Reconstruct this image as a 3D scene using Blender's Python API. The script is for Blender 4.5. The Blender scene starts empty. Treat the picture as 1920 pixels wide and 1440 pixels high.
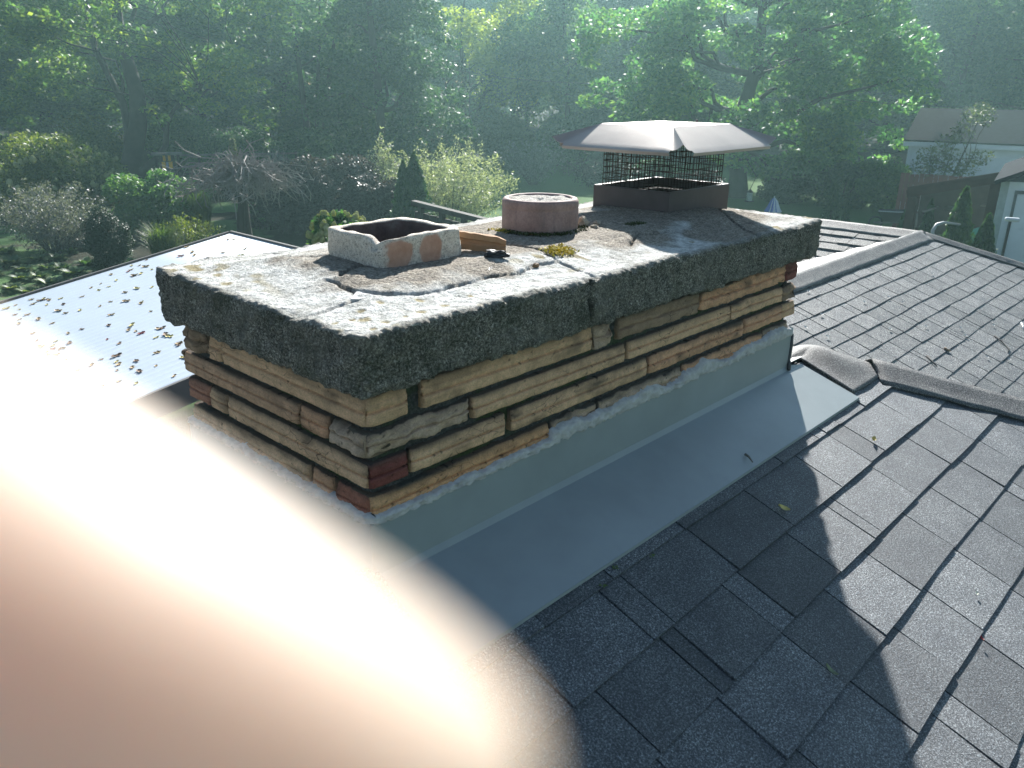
import bpy, bmesh, math, random
import numpy as np
from mathutils import Vector, Matrix, noise

random.seed(7)
RNG = np.random.default_rng(11)
sc = bpy.context.scene
COL = sc.collection
R = math.radians

# ------------------------------------------------------------------ camera
CAM = np.array([-0.86922, -1.20229, 0.84094])
YAW, PITCH, ROLL, FPX = 0.75158, 0.35451, 0.0104, 1515.95
_f = np.array([math.cos(YAW)*math.cos(PITCH), math.sin(YAW)*math.cos(PITCH), -math.sin(PITCH)])
_r0 = np.array([math.sin(YAW), -math.cos(YAW), 0.0])
_u0 = np.cross(_r0, _f)
CR = math.cos(ROLL)*_r0 + math.sin(ROLL)*_u0
CU = -math.sin(ROLL)*_r0 + math.cos(ROLL)*_u0
CF = _f
cam_data = bpy.data.cameras.new("camera")
cam = bpy.data.objects.new("camera", cam_data)
COL.objects.link(cam)
cam.matrix_world = Matrix(((CR[0], CU[0], -CF[0], CAM[0]), (CR[1], CU[1], -CF[1], CAM[1]),
                           (CR[2], CU[2], -CF[2], CAM[2]), (0, 0, 0, 1)))
cam_data.sensor_width = 36.0
cam_data.lens = FPX/1920*36
cam_data.clip_start = 0.001
cam_data.clip_end = 600
cam_data.dof.use_dof = True
cam_data.dof.focus_distance = 2.9
cam_data.dof.aperture_fstop = 10.5
sc.camera = cam

# ------------------------------------------------------------------ light
SUN_AZ, SUN_EL = R(35), R(29)
world = bpy.data.worlds.new("World"); sc.world = world
world.use_nodes = True
nt = world.node_tree
sky = nt.nodes.new('ShaderNodeTexSky')
sky.sky_type = 'NISHITA'; sky.sun_disc = False
sky.sun_elevation = SUN_EL; sky.sun_rotation = math.pi/2 - SUN_AZ
sky.air_density = 1.0; sky.dust_density = 0.4; sky.ozone_density = 2.2
bg = nt.nodes['Background']; bg.inputs['Strength'].default_value = 0.05
nt.links.new(sky.outputs[0], bg.inputs[0])
sun_data = bpy.data.lights.new("sun", 'SUN'); sun_data.energy = 5.0; sun_data.angle = R(1.0)
sun_data.color = (1.0, 0.975, 0.93)
sun = bpy.data.objects.new("sun", sun_data); COL.objects.link(sun)
sun.rotation_euler = Vector((-math.cos(SUN_AZ)*math.cos(SUN_EL), -math.sin(SUN_AZ)*math.cos(SUN_EL),
                             -math.sin(SUN_EL))).to_track_quat('-Z', 'Y').to_euler()
sun.location = (20, 14, 20)
vs = sc.view_settings
vs.view_transform = 'Standard'; vs.look = 'None'; vs.exposure = 1.36; vs.gamma = 1.0
sc.cycles.use_denoising = True
sc.cycles.max_bounces = 8
sc.cycles.transparent_max_bounces = 6
sc.cycles.sample_clamp_indirect = 6.0
sc.cycles.volume_bounces = 0

# ------------------------------------------------------------------ helpers
def ray(px, py):
    return CF + CR*((px-960)/FPX) - CU*((py-720)/FPX)
def at(px, py, d):
    return CAM + ray(px, py)*d
def gp(px, py, z):
    d = ray(px, py); return CAM + d*((z-CAM[2])/d[2])

GROUND = -3.6

def tag(o, label=None, cat=None, group=None, kind=None):
    if label: o['label'] = label
    if cat: o['category'] = cat
    if group: o['group'] = group
    if kind: o['kind'] = kind
    return o
def empty(name, loc=(0, 0, 0), rz=0, label=None, cat=None, group=None):
    o = bpy.data.objects.new(name, None); COL.objects.link(o)
    o.location = Vector(loc); o.rotation_euler = (0, 0, rz)
    o.empty_display_size = 0.1
    return tag(o, label, cat, group)

def np_mesh(name, v, quads=None, tris=None, mats=(), smooth=False, parent=None, colors=None, attrs=None, midx=None):
    me = bpy.data.meshes.new(name)
    v = np.asarray(v, np.float32)
    nq = 0 if quads is None else len(quads); ntr = 0 if tris is None else len(tris)
    me.vertices.add(len(v)); me.vertices.foreach_set('co', v.ravel())
    loops = []
    if nq: loops.append(np.asarray(quads, np.int32).ravel())
    if ntr: loops.append(np.asarray(tris, np.int32).ravel())
    loops = np.concatenate(loops)
    me.loops.add(len(loops)); me.loops.foreach_set('vertex_index', loops)
    me.polygons.add(nq+ntr)
    starts = np.concatenate([np.arange(nq)*4, nq*4+np.arange(ntr)*3]).astype(np.int32)
    me.polygons.foreach_set('loop_start', starts)
    if smooth: me.polygons.foreach_set('use_smooth', np.ones(nq+ntr, bool))
    if midx is not None: me.polygons.foreach_set('material_index', np.asarray(midx, np.int32))
    me.update(calc_edges=True)
    me.validate()
    for m in mats: me.materials.append(m)
    if attrs:
        for k, a in attrs.items():
            at_ = me.attributes.new(k, 'FLOAT', 'POINT'); at_.data.foreach_set('value', np.asarray(a, np.float32))
    if colors is not None:
        ca = me.attributes.new('tint', 'FLOAT_COLOR', 'POINT')
        c4 = np.ones((len(v), 4), np.float32); c4[:, :3] = colors; ca.data.foreach_set('color', c4.ravel())
    o = bpy.data.objects.new(name, me); COL.objects.link(o)
    if parent is not None: o.parent = parent
    return o

class MB:
    """collects shapes of one part"""
    def __init__(s): s.v = []; s.f = []; s.c = []
    def add(s, v, f, c=None):
        b = len(s.v); s.v += [tuple(x) for x in v]; s.f += [tuple(i+b for i in q) for q in f]
        if c is not None: s.c += [tuple(c)]*len(v)
    def quad(s, a, b, c, d, col=None): s.add([a, b, c, d], [(0, 1, 2, 3)], col)
    def box(s, lo, hi, col=None, M=None):
        x0, y0, z0 = lo; x1, y1, z1 = hi
        v = [(x0, y0, z0), (x1, y0, z0), (x1, y1, z0), (x0, y1, z0), (x0, y0, z1), (x1, y0, z1), (x1, y1, z1), (x0, y1, z1)]
        if M is not None: v = [tuple(M @ Vector(p)) for p in v]
        s.add(v, [(0, 3, 2, 1), (4, 5, 6, 7), (0, 1, 5, 4), (1, 2, 6, 5), (2, 3, 7, 6), (3, 0, 4, 7)], col)
    def beam(s, a, b, w, h, up=(0, 0, 1), col=None):
        a = Vector(a); b = Vector(b); t = (b-a).normalized(); u = Vector(up)
        sd = t.cross(u).normalized(); u = sd.cross(t)
        v = [a-sd*w/2-u*h/2, a+sd*w/2-u*h/2, a+sd*w/2+u*h/2, a-sd*w/2+u*h/2]
        v += [p+(b-a) for p in v]
        s.add(v, [(0, 3, 2, 1), (4, 5, 6, 7), (0, 1, 5, 4), (1, 2, 6, 5), (2, 3, 7, 6), (3, 0, 4, 7)], col)
    def tube(s, pts, rad, n=8, cap=True, col=None):
        pts = [Vector(p) for p in pts]
        if not hasattr(rad, '__len__'): rad = [rad]*len(pts)
        vs_, fs = [], []
        ref = Vector((0.31, 0.77, 0.55))
        for i, p in enumerate(pts):
            t = (pts[min(i+1, len(pts)-1)]-pts[max(i-1, 0)]).normalized()
            a = t.cross(ref)
            if a.length < 1e-3: a = t.cross(Vector((1, 0, 0)))
            a.normalize(); b = t.cross(a)
            for k in range(n):
                w = 2*math.pi*k/n
                vs_.append(p+(a*math.cos(w)+b*math.sin(w))*rad[i])
        for i in range(len(pts)-1):
            for k in range(n):
                fs.append((i*n+k, i*n+(k+1) % n, (i+1)*n+(k+1) % n, (i+1)*n+k))
        if cap:
            fs.append(tuple(range(n-1, -1, -1))); fs.append(tuple((len(pts)-1)*n+k for k in range(n)))
        s.add(vs_, fs, col)
    def lathe(s, prof, n=24, c=(0, 0), cap=True, col=None):
        vs_, fs = [], []
        for r, z in prof:
            for k in range(n):
                w = 2*math.pi*k/n; vs_.append((c[0]+r*math.cos(w), c[1]+r*math.sin(w), z))
        for i in range(len(prof)-1):
            for k in range(n): fs.append((i*n+k, i*n+(k+1) % n, (i+1)*n+(k+1) % n, (i+1)*n+k))
        if cap:
            fs.append(tuple(range(n-1, -1, -1))); fs.append(tuple((len(prof)-1)*n+k for k in range(n)))
        s.add(vs_, fs, col)
    def build(s, name, m, parent=None, smooth=False, bevel=0, seg=1):
        me = bpy.data.meshes.new(name); me.from_pydata([tuple(p) for p in s.v], [], s.f); me.update()
        if m is not None: me.materials.append(m)
        if smooth:
            for p in me.polygons: p.use_smooth = True
        if s.c and len(s.c) == len(s.v):
            ca = me.attributes.new('tint', 'FLOAT_COLOR', 'POINT')
            ca.data.foreach_set('color', np.array([c+(1,) for c in s.c], np.float32).ravel())
        o = bpy.data.objects.new(name, me); COL.objects.link(o)
        if parent is not None: o.parent = parent
        if bevel:
            b = o.modifiers.new('bevel', 'BEVEL'); b.width = bevel; b.segments = seg; b.limit_method = 'ANGLE'
        return o

# vectorised value noise
_PERM = RNG.random((64, 64, 64)).astype(np.float32)
def vnoise(p):
    p = np.asarray(p, np.float64); i = np.floor(p).astype(int); f = p-i; f = f*f*(3-2*f); i &= 63; j = (i+1) & 63
    x0, y0, z0 = i.T; x1, y1, z1 = j.T; fx, fy, fz = f.T
    g = lambda a, b, c: _PERM[a, b, c]
    a = g(x0, y0, z0)*(1-fx)+g(x1, y0, z0)*fx; b = g(x0, y1, z0)*(1-fx)+g(x1, y1, z0)*fx
    c = g(x0, y0, z1)*(1-fx)+g(x1, y0, z1)*fx; d = g(x0, y1, z1)*(1-fx)+g(x1, y1, z1)*fx
    return (a*(1-fy)+b*fy)*(1-fz)+(c*(1-fy)+d*fy)*fz
def fbm(p, oct=4):
    t = np.zeros(len(p)); a = .5; s = 0
    for k in range(oct):
        t += a*vnoise(np.asarray(p)*(2**k)+17.3*k); s += a; a *= .5
    return t/s-.5          # about -.5 .. .5
def seg_dist(x, y, pl):
    d = np.full(x.shape, 9.0)
    for (ax, ay), (bx, by) in zip(pl[:-1], pl[1:]):
        dx, dy = bx-ax, by-ay; L = dx*dx+dy*dy+1e-12
        t = np.clip(((x-ax)*dx+(y-ay)*dy)/L, 0, 1)
        d = np.minimum(d, np.hypot(x-ax-t*dx, y-ay-t*dy))
    return d

# ------------------------------------------------------------------ materials
def new_mat(name):
    m = bpy.data.materials.new(name); m.use_nodes = True
    return m, m.node_tree, m.node_tree.nodes['Principled BSDF']
def N(nt, typ, **kw):
    n = nt.nodes.new(typ)
    for k, v in kw.items():
        if k in n.inputs.keys(): n.inputs[k].default_value = v
        else: setattr(n, k, v)
    return n
def ramp(nt, fac, stops):
    r = nt.nodes.new('ShaderNodeValToRGB'); e = r.color_ramp.elements
    while len(e) < len(stops): e.new(0.5)
    for el, (p, c) in zip(e, stops):
        el.position = p; el.color = (c[0], c[1], c[2], 1)
    nt.links.new(fac, r.inputs[0]); return r.outputs[0]
def mixc(nt, fac, a, b, mode='MIX'):
    m = nt.nodes.new('ShaderNodeMix'); m.data_type = 'RGBA'; m.blend_type = mode
    for sock, val in ((m.inputs[0], fac), (m.inputs[6], a), (m.inputs[7], b)):
        if hasattr(val, 'links') or hasattr(val, 'is_linked'): nt.links.new(val, sock)
        elif isinstance(val, (int, float)): sock.default_value = val
        else: sock.default_value = (val[0], val[1], val[2], 1)
    return m.outputs[2]
def noise_tex(nt, scale, detail=4, rough=.6, vec=None, dist=0):
    n = nt.nodes.new('ShaderNodeTexNoise'); n.inputs['Scale'].default_value = scale
    n.inputs['Detail'].default_value = detail; n.inputs['Roughness'].default_value = rough
    n.inputs['Distortion'].default_value = dist
    if vec is not None: nt.links.new(vec, n.inputs['Vector'])
    return n.outputs['Fac']
def objco(nt):
    return nt.nodes.new('ShaderNodeTexCoord').outputs['Object']
def geopos(nt):
    return nt.nodes.new('ShaderNodeNewGeometry').outputs['Position']
def bump(nt, bsdf, h, strength=.5, dist=.01):
    b = nt.nodes.new('ShaderNodeBump'); b.inputs['Strength'].default_value = strength; b.inputs['Distance'].default_value = dist
    nt.links.new(h, b.inputs['Height']); nt.links.new(b.outputs[0], bsdf.inputs['Normal'])
def simple(name, c, rough=.7, var=.25, scale=8, metal=0, bmp=0, bscale=60, spec=None):
    m, nt, b = new_mat(name)
    co = objco(nt)
    f = noise_tex(nt, scale, 5, .65, co)
    lo = tuple(x*(1-var) for x in c); hi = tuple(min(1, x*(1+var)) for x in c)
    nt.links.new(ramp(nt, f, [(.25, lo), (.75, hi)]), b.inputs['Base Color'])
    b.inputs['Roughness'].default_value = rough; b.inputs['Metallic'].default_value = metal
    if spec is not None: b.inputs['Specular IOR Level'].default_value = spec
    if bmp: bump(nt, b, noise_tex(nt, bscale, 4, .6, co), bmp, .005)
    return m

def leaf_mat(name, dark, mid, light, trans=.45, rough=.5):
    m, nt, b = new_mat(name)
    out = nt.nodes['Material Output']
    g = nt.nodes.new('ShaderNodeNewGeometry')
    rnd = g.outputs['Random Per Island']
    big = noise_tex(nt, .35, 3, .6, g.outputs['Position'])
    a = nt.nodes.new('ShaderNodeMath'); a.operation = 'MULTIPLY_ADD'
    nt.links.new(rnd, a.inputs[0]); a.inputs[1].default_value = .6
    s2 = nt.nodes.new('ShaderNodeMath'); s2.operation = 'MULTIPLY_ADD'
    nt.links.new(big, s2.inputs[0]); s2.inputs[1].default_value = 1.1; s2.inputs[2].default_value = -.35
    nt.links.new(s2.outputs[0], a.inputs[2])
    col = ramp(nt, a.outputs[0], [(.1, dark), (.5, mid), (.95, light)])
    nt.links.new(col, b.inputs['Base Color'])
    b.inputs['Roughness'].default_value = rough
    b.inputs['Specular IOR Level'].default_value = .35
    t = nt.nodes.new('ShaderNodeBsdfTranslucent')
    tc = mixc(nt, 1.0, col, (1.25, 1.35, .55), 'MULTIPLY')
    nt.links.new(tc, t.inputs[0])
    mx = nt.nodes.new('ShaderNodeMixShader'); mx.inputs[0].default_value = trans
    nt.links.new(b.outputs[0], mx.inputs[1]); nt.links.new(t.outputs[0], mx.inputs[2])
    nt.links.new(mx.outputs[0], out.inputs['Surface'])
    return m

M = {}
def shingle_mat(name, dark, light, gran=230, spec=.8):
    m, nt, b = new_mat(name)
    co = objco(nt); g = nt.nodes.new('ShaderNodeNewGeometry')
    tone = ramp(nt, g.outputs['Random Per Island'], [(.0, dark), (.5, tuple((x+y)/2 for x, y in zip(dark, light))), (1, light)])
    sp = noise_tex(nt, gran, 3, .9, co)
    spk = ramp(nt, sp, [(.38, (.15, .16, .18)), (.47, (.6, .62, .66)), (.54, (1.2, 1.2, 1.2)), (.62, (3.4, 3.35, 3.2)), (.72, (6.5, 6.3, 6.0))])
    c = mixc(nt, 1.0, tone, spk, 'MULTIPLY')
    blot = ramp(nt, noise_tex(nt, 9, 4, .65, co), [(.3, (.6, .63, .68)), (.7, (1.22, 1.2, 1.16))])
    c = mixc(nt, 1.0, c, blot, 'MULTIPLY')
    nt.links.new(c, b.inputs['Base Color'])
    b.inputs['Roughness'].default_value = .62; b.inputs['Specular IOR Level'].default_value = spec
    bump(nt, b, sp, .9, .004)
    return m
M['shingle'] = shingle_mat('asphalt_shingle', (.044, .052, .062), (.118, .130, .143))
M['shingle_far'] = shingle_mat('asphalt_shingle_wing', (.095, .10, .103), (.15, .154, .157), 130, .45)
M['cap_shingle'] = shingle_mat('ridge_shingle', (.085, .086, .088), (.11, .11, .11), 190, .5)
M['shingle_glare_cut'] = shingle_mat('asphalt_shingle_glare_cut', (.075, .078, .08), (.12, .122, .124), 130, .12)  # wing shingle darkened and dulled to hold back sun glare on one slope
M['under'] = simple('shingle_underlay', (.02, .021, .023), .9, .3)
M['flash'] = simple('painted_flashing', (.29, .325, .33), .4, .12, 4, 0, .12, 2.2, .5)
M['seal'] = simple('dark_sealant', (.05, .055, .06), .5, .3, 40)
M['caulk'] = simple('grey_caulk', (.52, .51, .49), .6, .3, 40, 0, .6, 120)
M['white_metal'] = simple('white_roof_panel', (.45, .52, .585), .6, .04, 3, 0, 0, 1, .5)
M['dark_metal'] = simple('brown_cap_metal', (.085, .066, .066), .6, .2, 10, 0, .05, 60, .4)
M['hood'] = simple('hood_metal', (.44, .375, .33), .45, .12, 6, .25, .04, 40, .6)
M['wire'] = simple('rusty_wire', (.05, .036, .03), .9, .3, 40, 0, 0, 1, .15)
M['bark'] = simple('bark', (.045, .038, .032), .95, .35, 3, 0, .8, 14)
M['bark_grey'] = simple('grey_bark', (.10, .095, .09), .95, .35, 4, 0, .6, 20)
M['white_paint'] = simple('white_siding', (.62, .68, .72), .6, .06, 3)
M['roof_shade_toned'] = simple('far_roof_shade_toned', (.022, .027, .034), .97, .3, 6, 0, .3, 30, .05)  # roof colour darkened to carry the tree shade over the far roofs
M['brown_wood'] = simple('brown_wood', (.05, .026, .022), .95, .3, 5, 0, .3, 30, .08)
M['red_wood'] = simple('red_fence_wood', (.16, .06, .05), .85, .3, 5)
M['dark_wood'] = simple('dark_wood', (.045, .04, .036), .85, .35, 5, 0, .3, 30)
M['grey_wood'] = simple('weathered_wood', (.16, .15, .13), .85, .3, 7)
M['tarp'] = simple('green_tarp', (.02, .2, .14), .45, .2, 5, 0, .3, 8)
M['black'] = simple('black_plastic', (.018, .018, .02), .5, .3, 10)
M['pale'] = simple('pale_metal', (.5, .54, .56), .4, .1, 5)
M['lichen_y'] = simple('yellow_moss', (.62, .5, .07), .95, .35, 60, 0, .6, 200)
M['moss'] = simple('green_moss', (.05, .065, .012), .95, .45, 60, 0, .8, 200)
M['stone'] = simple('mortar_chip', (.42, .36, .28), .9, .2, 40, 0, .4, 150)
M['soil'] = simple('litter', (.06, .05, .04), .95, .4, 30)

# leaves
M['oak'] = leaf_mat('oak_leaves', (0.054, 0.121, 0.054), (0.114, 0.222, 0.074), (0.296, 0.363, 0.074), .58)
M['maple'] = leaf_mat('maple_leaves', (0.048, 0.138, 0.078), (0.096, 0.234, 0.114), (0.240, 0.360, 0.108), .6)
M['dark_leaf'] = leaf_mat('dark_leaves', (0.026, 0.068, 0.042), (0.051, 0.116, 0.062), (0.121, 0.194, 0.073), .4)
M['wood_leaf'] = leaf_mat('woodland_leaves', (0.040, 0.099, 0.059), (0.086, 0.185, 0.086), (0.198, 0.290, 0.092), .56)
M['lime'] = leaf_mat('lime_leaves', (.14, .2, .04), (.27, .33, .06), (.42, .44, .09), .6)
M['thin_leaf'] = leaf_mat('grey_green_leaves', (.06, .085, .055), (.11, .14, .08), (.2, .21, .12), .45)
M['purple'] = leaf_mat('purple_leaves', (.022, .016, .026), (.045, .034, .046), (.09, .07, .07), .25)
M['mauve'] = leaf_mat('mauve_grey_leaves', (0.091, 0.098, 0.124), (0.169, 0.176, 0.202), (0.286, 0.286, 0.305), .3)
M['green_shrub'] = leaf_mat('green_shrub_leaves', (0.039, 0.111, 0.046), (0.085, 0.195, 0.072), (0.169, 0.273, 0.091), .45)
M['variegated'] = leaf_mat('variegated_leaves', (.13, .15, .115), (.29, .315, .255), (.50, .52, .45), .45)
M['boxwood'] = leaf_mat('boxwood_leaves', (.010, .028, .015), (.02, .045, .022), (.04, .07, .028), .2)
M['arbor'] = leaf_mat('arborvitae_leaves', (.018, .055, .032), (.035, .095, .045), (.08, .14, .05), .4)
M['yellow_shrub'] = leaf_mat('yellow_green_leaves', (0.058, 0.098, 0.026), (0.130, 0.176, 0.039), (0.260, 0.273, 0.065), .45)
M['bloom'] = leaf_mat('cream_blooms', (.34, .37, .16), (.5, .5, .28), (.6, .56, .36), .35, .8)
M['grassy'] = leaf_mat('grass_blades', (.04, .08, .025), (.09, .15, .04), (.19, .23, .07), .45)
M['hosta'] = leaf_mat('hosta_leaves', (.03, .075, .03), (.07, .13, .05), (.26, .28, .14), .4)
for nm, c in (('leaf_red', (.3, .05, .05)), ('leaf_tan', (.45, .31, .15)), ('leaf_yellow', (.62, .52, .18)), ('leaf_brown', (.22, .13, .075)), ('leaf_green', (.12, .19, .05))):
    M[nm] = simple(nm, c, .7, .3, 60)

# ================================================================== GROUND
S = .37
LR, LL = 1.8916, .7546     # chimney length and depth
RZ = -.146                   # main ridge
def ground():
    n = 120
    xs = np.concatenate([np.linspace(-60, 10, 30), np.linspace(12, 60, 60), np.linspace(64, 260, 30)])
    X, Y = np.meshgrid(xs, xs, indexing='ij')
    Z = GROUND + .25*fbm(np.stack([X.ravel()*.08, Y.ravel()*.08, 0*X.ravel()], 1), 3).reshape(X.shape)
    d = np.hypot(X, Y)
    Z = np.where(d > 60, Z+np.clip((d-60)*.02, 0, 3), Z)
    idx = np.arange(n*n).reshape(n, n)
    q = np.stack([idx[:-1, :-1], idx[1:, :-1], idx[1:, 1:], idx[:-1, 1:]], -1).reshape(-1, 4)
    m, nt, b = new_mat('lawn_and_soil')
    pos = geopos(nt)
    g = ramp(nt, noise_tex(nt, 40, 3, .7, pos), [(.3, (.06, .115, .045)), (.55, (.105, .19, .065)), (.75, (.15, .24, .09))])
    s = ramp(nt, noise_tex(nt, 5, 4, .7, pos), [(.3, (.02, .022, .014)), (.7, (.05, .048, .03))])
    # beds at the left of the garden, lawn at the right and in patches
    sep = nt.nodes.new('ShaderNodeSeparateXYZ'); nt.links.new(pos, sep.inputs[0])
    df = nt.nodes.new('ShaderNodeMath'); df.operation = 'SUBTRACT'
    nt.links.new(sep.outputs[0], df.inputs[0]); nt.links.new(sep.outputs[1], df.inputs[1])
    ad = nt.nodes.new('ShaderNodeMath'); ad.operation = 'MULTIPLY_ADD'
    nt.links.new(noise_tex(nt, .25, 3, .6, pos), ad.inputs[0]); ad.inputs[1].default_value = 16; nt.links.new(df.outputs[0], ad.inputs[2])
    mr = nt.nodes.new('ShaderNodeMapRange'); nt.links.new(ad.outputs[0], mr.inputs[0])
    mr.inputs[1].default_value = 4.0; mr.inputs[2].default_value = 5.5
    c = mixc(nt, mr.outputs[0], s, g)
    pn = ramp(nt, noise_tex(nt, .32, 3, .6, pos), [(.52, (0, 0, 0)), (.58, (1, 1, 1))])
    c = mixc(nt, pn, c, g)
    ln = nt.nodes.new('ShaderNodeVectorMath'); ln.operation = 'LENGTH'; nt.links.new(pos, ln.inputs[0])
    fr = nt.nodes.new('ShaderNodeMapRange'); nt.links.new(ln.outputs['Value'], fr.inputs[0]); fr.inputs[1].default_value = 47; fr.inputs[2].default_value = 54
    c = mixc(nt, fr.outputs[0], c, (.012, .016, .008))
    nt.links.new(c, b.inputs['Base Color']); b.inputs['Roughness'].default_value = .95; b.inputs['Specular IOR Level'].default_value = .1
    bump(nt, b, noise_tex(nt, 50, 3, .7, pos), .8, .03)
    o = np_mesh('ground', np.stack([X.ravel(), Y.ravel(), Z.ravel()], 1), q, mats=[m], smooth=True)
    tag(o, kind='structure')
ground()

# ================================================================== HOUSE
house = empty('house', (0, 0, GROUND), label='house with grey asphalt shingle hip roofs under the brick chimney', cat='house')
def under(o, root):
    """parent o (built in world space) under an Empty without moving it"""
    o.parent = root; o.matrix_parent_inverse = root.matrix_basis.inverted()
    return o

def shingles(name, O, U, V, u0, u1, v_first, v_last, expo, clips, mat, parent, tab=(.22, .36), thick=.005, wav=.002, seed=1, gap=.0026):
    """O origin on the ridge, U along the courses, V down the slope; every tab is a thin slab of its own"""
    rng = random.Random(seed)
    O, U, V = Vector(O), Vector(U).normalized(), Vector(V).normalized()
    Nn = U.cross(V)
    if Nn.z < 0: Nn = -Nn
    P = lambda u, v, h: O+U*u+V*v+Nn*h
    bm = bmesh.new()
    k = 0; v = v_first
    while v < v_last:
        ph = rng.uniform(0, 6.28); u = u0-rng.uniform(0, .3)
        wv = lambda u: wav*(math.sin(u*3.1+ph)+.6*math.sin(u*7.7+2*ph))
        while u < u1:
            r_ = rng.random()
            w = rng.uniform(*tab) if r_ > .14 else rng.uniform(.05, .12)
            a, b_ = u+gap, u+w-gap
            lift = thick*(1.0+rng.choice((0, .35, .7))); sk = rng.uniform(-.003, .003)
            jv = rng.uniform(-.002, .002)
            ns = 2
            top, bot, low = [], [], []
            for i in range(ns+1):
                uu = a+(b_-a)*i/ns; hh = rng.uniform(-.0008, .0012)
                top.append(bm.verts.new(P(uu+sk*.5, v-expo-.012, .0012)))
                bot.append(bm.verts.new(P(uu-sk*.5, v+wv(uu)+jv, lift+hh+.002)))
                low.append(bm.verts.new(P(uu-sk*.5, v+wv(uu)+jv, -.001)))
            tl = [bm.verts.new(P(a+sk*.5, v-expo-.012, -.004)), bm.verts.new(P(b_+sk*.5, v-expo-.012, -.004))]
            for i in range(ns):
                bm.faces.new((top[i], bot[i], bot[i+1], top[i+1])); bm.faces.new((bot[i], low[i], low[i+1], bot[i+1]))
            bm.faces.new((top[0], tl[0], low[0], bot[0])); bm.faces.new((top[-1], bot[-1], low[-1], tl[1]))
            u += w
        v += expo*rng.uniform(.985, 1.015)
    bmesh.ops.recalc_face_normals(bm, faces=bm.faces)
    for co, no in clips:
        bmesh.ops.bisect_plane(bm, geom=bm.verts[:]+bm.edges[:]+bm.faces[:], plane_co=co, plane_no=no, clear_outer=True)
    me = bpy.data.meshes.new(name); bm.to_mesh(me); bm.free(); me.materials.append(mat)
    o = bpy.data.objects.new(name, me); COL.objects.link(o); under(o, parent)
    return o
def sheet(name, pts, h, mat, parent):
    """closed slab under a roof plane"""
    m = MB(); n = len(pts)
    lo = [(p[0], p[1], p[2]-h) for p in pts]
    m.add(list(pts)+lo, [tuple(range(n)), tuple(range(2*n-1, n-1, -1))]+[(i, (i+1) % n, n+(i+1) % n, n+i) for i in range(n)])
    o = m.build(name, mat, None); under(o, parent); return o

cs = math.sqrt(1+S*S)
HX = 2.18                                     # x where the main ridge turns into the hip
EAVE = 3.9
V_S = (0, -1, -S); V_N = (0, 1, -S); V_E = (1, 0, -S)
hipS = ((HX, 0, 0), Vector((1, 1, 0)))        # clear x + y > HX  (y negative side)
hipN = ((HX, 0, 0), Vector((1, -1, 0)))
# deck boards below the shingles
sheet('roof_deck', [(-4, 0, RZ-.004), (HX, 0, RZ-.004), (HX+EAVE, -EAVE, RZ-.004-S*EAVE), (-4, -EAVE, RZ-.004-S*EAVE)], .05, M['under'], house)
sheet('roof_deck', [(-4, 0, RZ-.004), (HX, 0, RZ-.004), (HX+3.0, 3.0, RZ-.004-S*3.0), (-4, 3.0, RZ-.004-S*3.0)], .05, M['under'], house)
sheet('roof_deck', [(HX, 0, RZ-.004), (HX+EAVE, -EAVE, RZ-.004-S*EAVE), (HX+EAVE, EAVE, RZ-.004-S*EAVE)], .05, M['under'], house)
EXPO = .158*cs
o = shingles('shingle_slope', (0, 0, RZ), (1, 0, 0), V_S, -3, 7, .117*cs, EAVE*cs, EXPO, [hipS, ((0, -.004, 0), Vector((0, 1, 0)))], M['shingle'], house, tab=(.22, .33), thick=.0046, seed=5)
o = shingles('shingle_slope', (0, 0, RZ), (1, 0, 0), V_N, -4, 6, .117*cs, 3.03*cs, EXPO, [((HX, 0, 0), Vector((1, -1, 0))), ((0, .004, 0), Vector((0, -1, 0)))], M['shingle'], house, seed=6)
o = shingles('shingle_slope', (HX, 0, RZ), (0, 1, 0), V_E, -4, 4, .117*cs, 3.2*cs, EXPO,
             [((HX, 0, 0), Vector((-1, -1, 0))), ((HX, 0, 0), Vector((-1, 1, 0)))], M['shingle'], house, seed=8)
# wing
WY, WZ, WX = 1.68, -.68, 8.88
cW = WZ
hk = .80
sheet('roof_deck', [(3.4, WY, WZ-.004), (WX, WY, WZ-.004), (WX+4.2*hk, WY-4.2, WZ-.004-S*4.2), (3.4, WY-4.2, WZ-.004-S*4.2)], .05, M['under'], house)
sheet('roof_deck', [(3.4, WY, WZ-.004), (WX, WY, WZ-.004), (WX-3, WY+3, WZ-.004-S*3), (3.4, WY+3, WZ-.004-S*3)], .05, M['under'], house)
sheet('roof_deck', [(WX, WY, WZ-.004), (WX, WY+3, WZ-.004), (WX-3, WY+3, WZ-.004-S*3)], .05, M['under'], house)
sheet('roof_deck', [(WX, WY, WZ-.004), (WX+4.2*hk, WY-4.2, WZ-.004-S*4.2), (WX+4, WY-4.2, WZ-1.9), (WX+4, WY+3, WZ-1.9), (WX, WY+3, WZ-.004)], .05, M['under'], house)
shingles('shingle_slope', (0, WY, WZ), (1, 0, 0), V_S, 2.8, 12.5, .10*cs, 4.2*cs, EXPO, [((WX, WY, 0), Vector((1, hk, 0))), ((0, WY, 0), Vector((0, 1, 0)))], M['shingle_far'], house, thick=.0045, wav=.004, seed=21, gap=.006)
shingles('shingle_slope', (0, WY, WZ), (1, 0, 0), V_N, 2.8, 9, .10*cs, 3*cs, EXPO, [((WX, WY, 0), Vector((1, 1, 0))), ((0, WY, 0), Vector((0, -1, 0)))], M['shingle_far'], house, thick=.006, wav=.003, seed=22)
shingles('shingle_slope', (WX, 0, WZ), (0, 1, 0), (-1, 0, -S), WY-.2, WY+3.0, .10*cs, 4*cs, EXPO, [((WX, WY, 0), Vector((-1, -1, 0))), ((WX, 0, 0), Vector((1, 0, 0)))], M['shingle_glare_cut'], house, thick=.008, wav=.003, seed=23)

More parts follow.
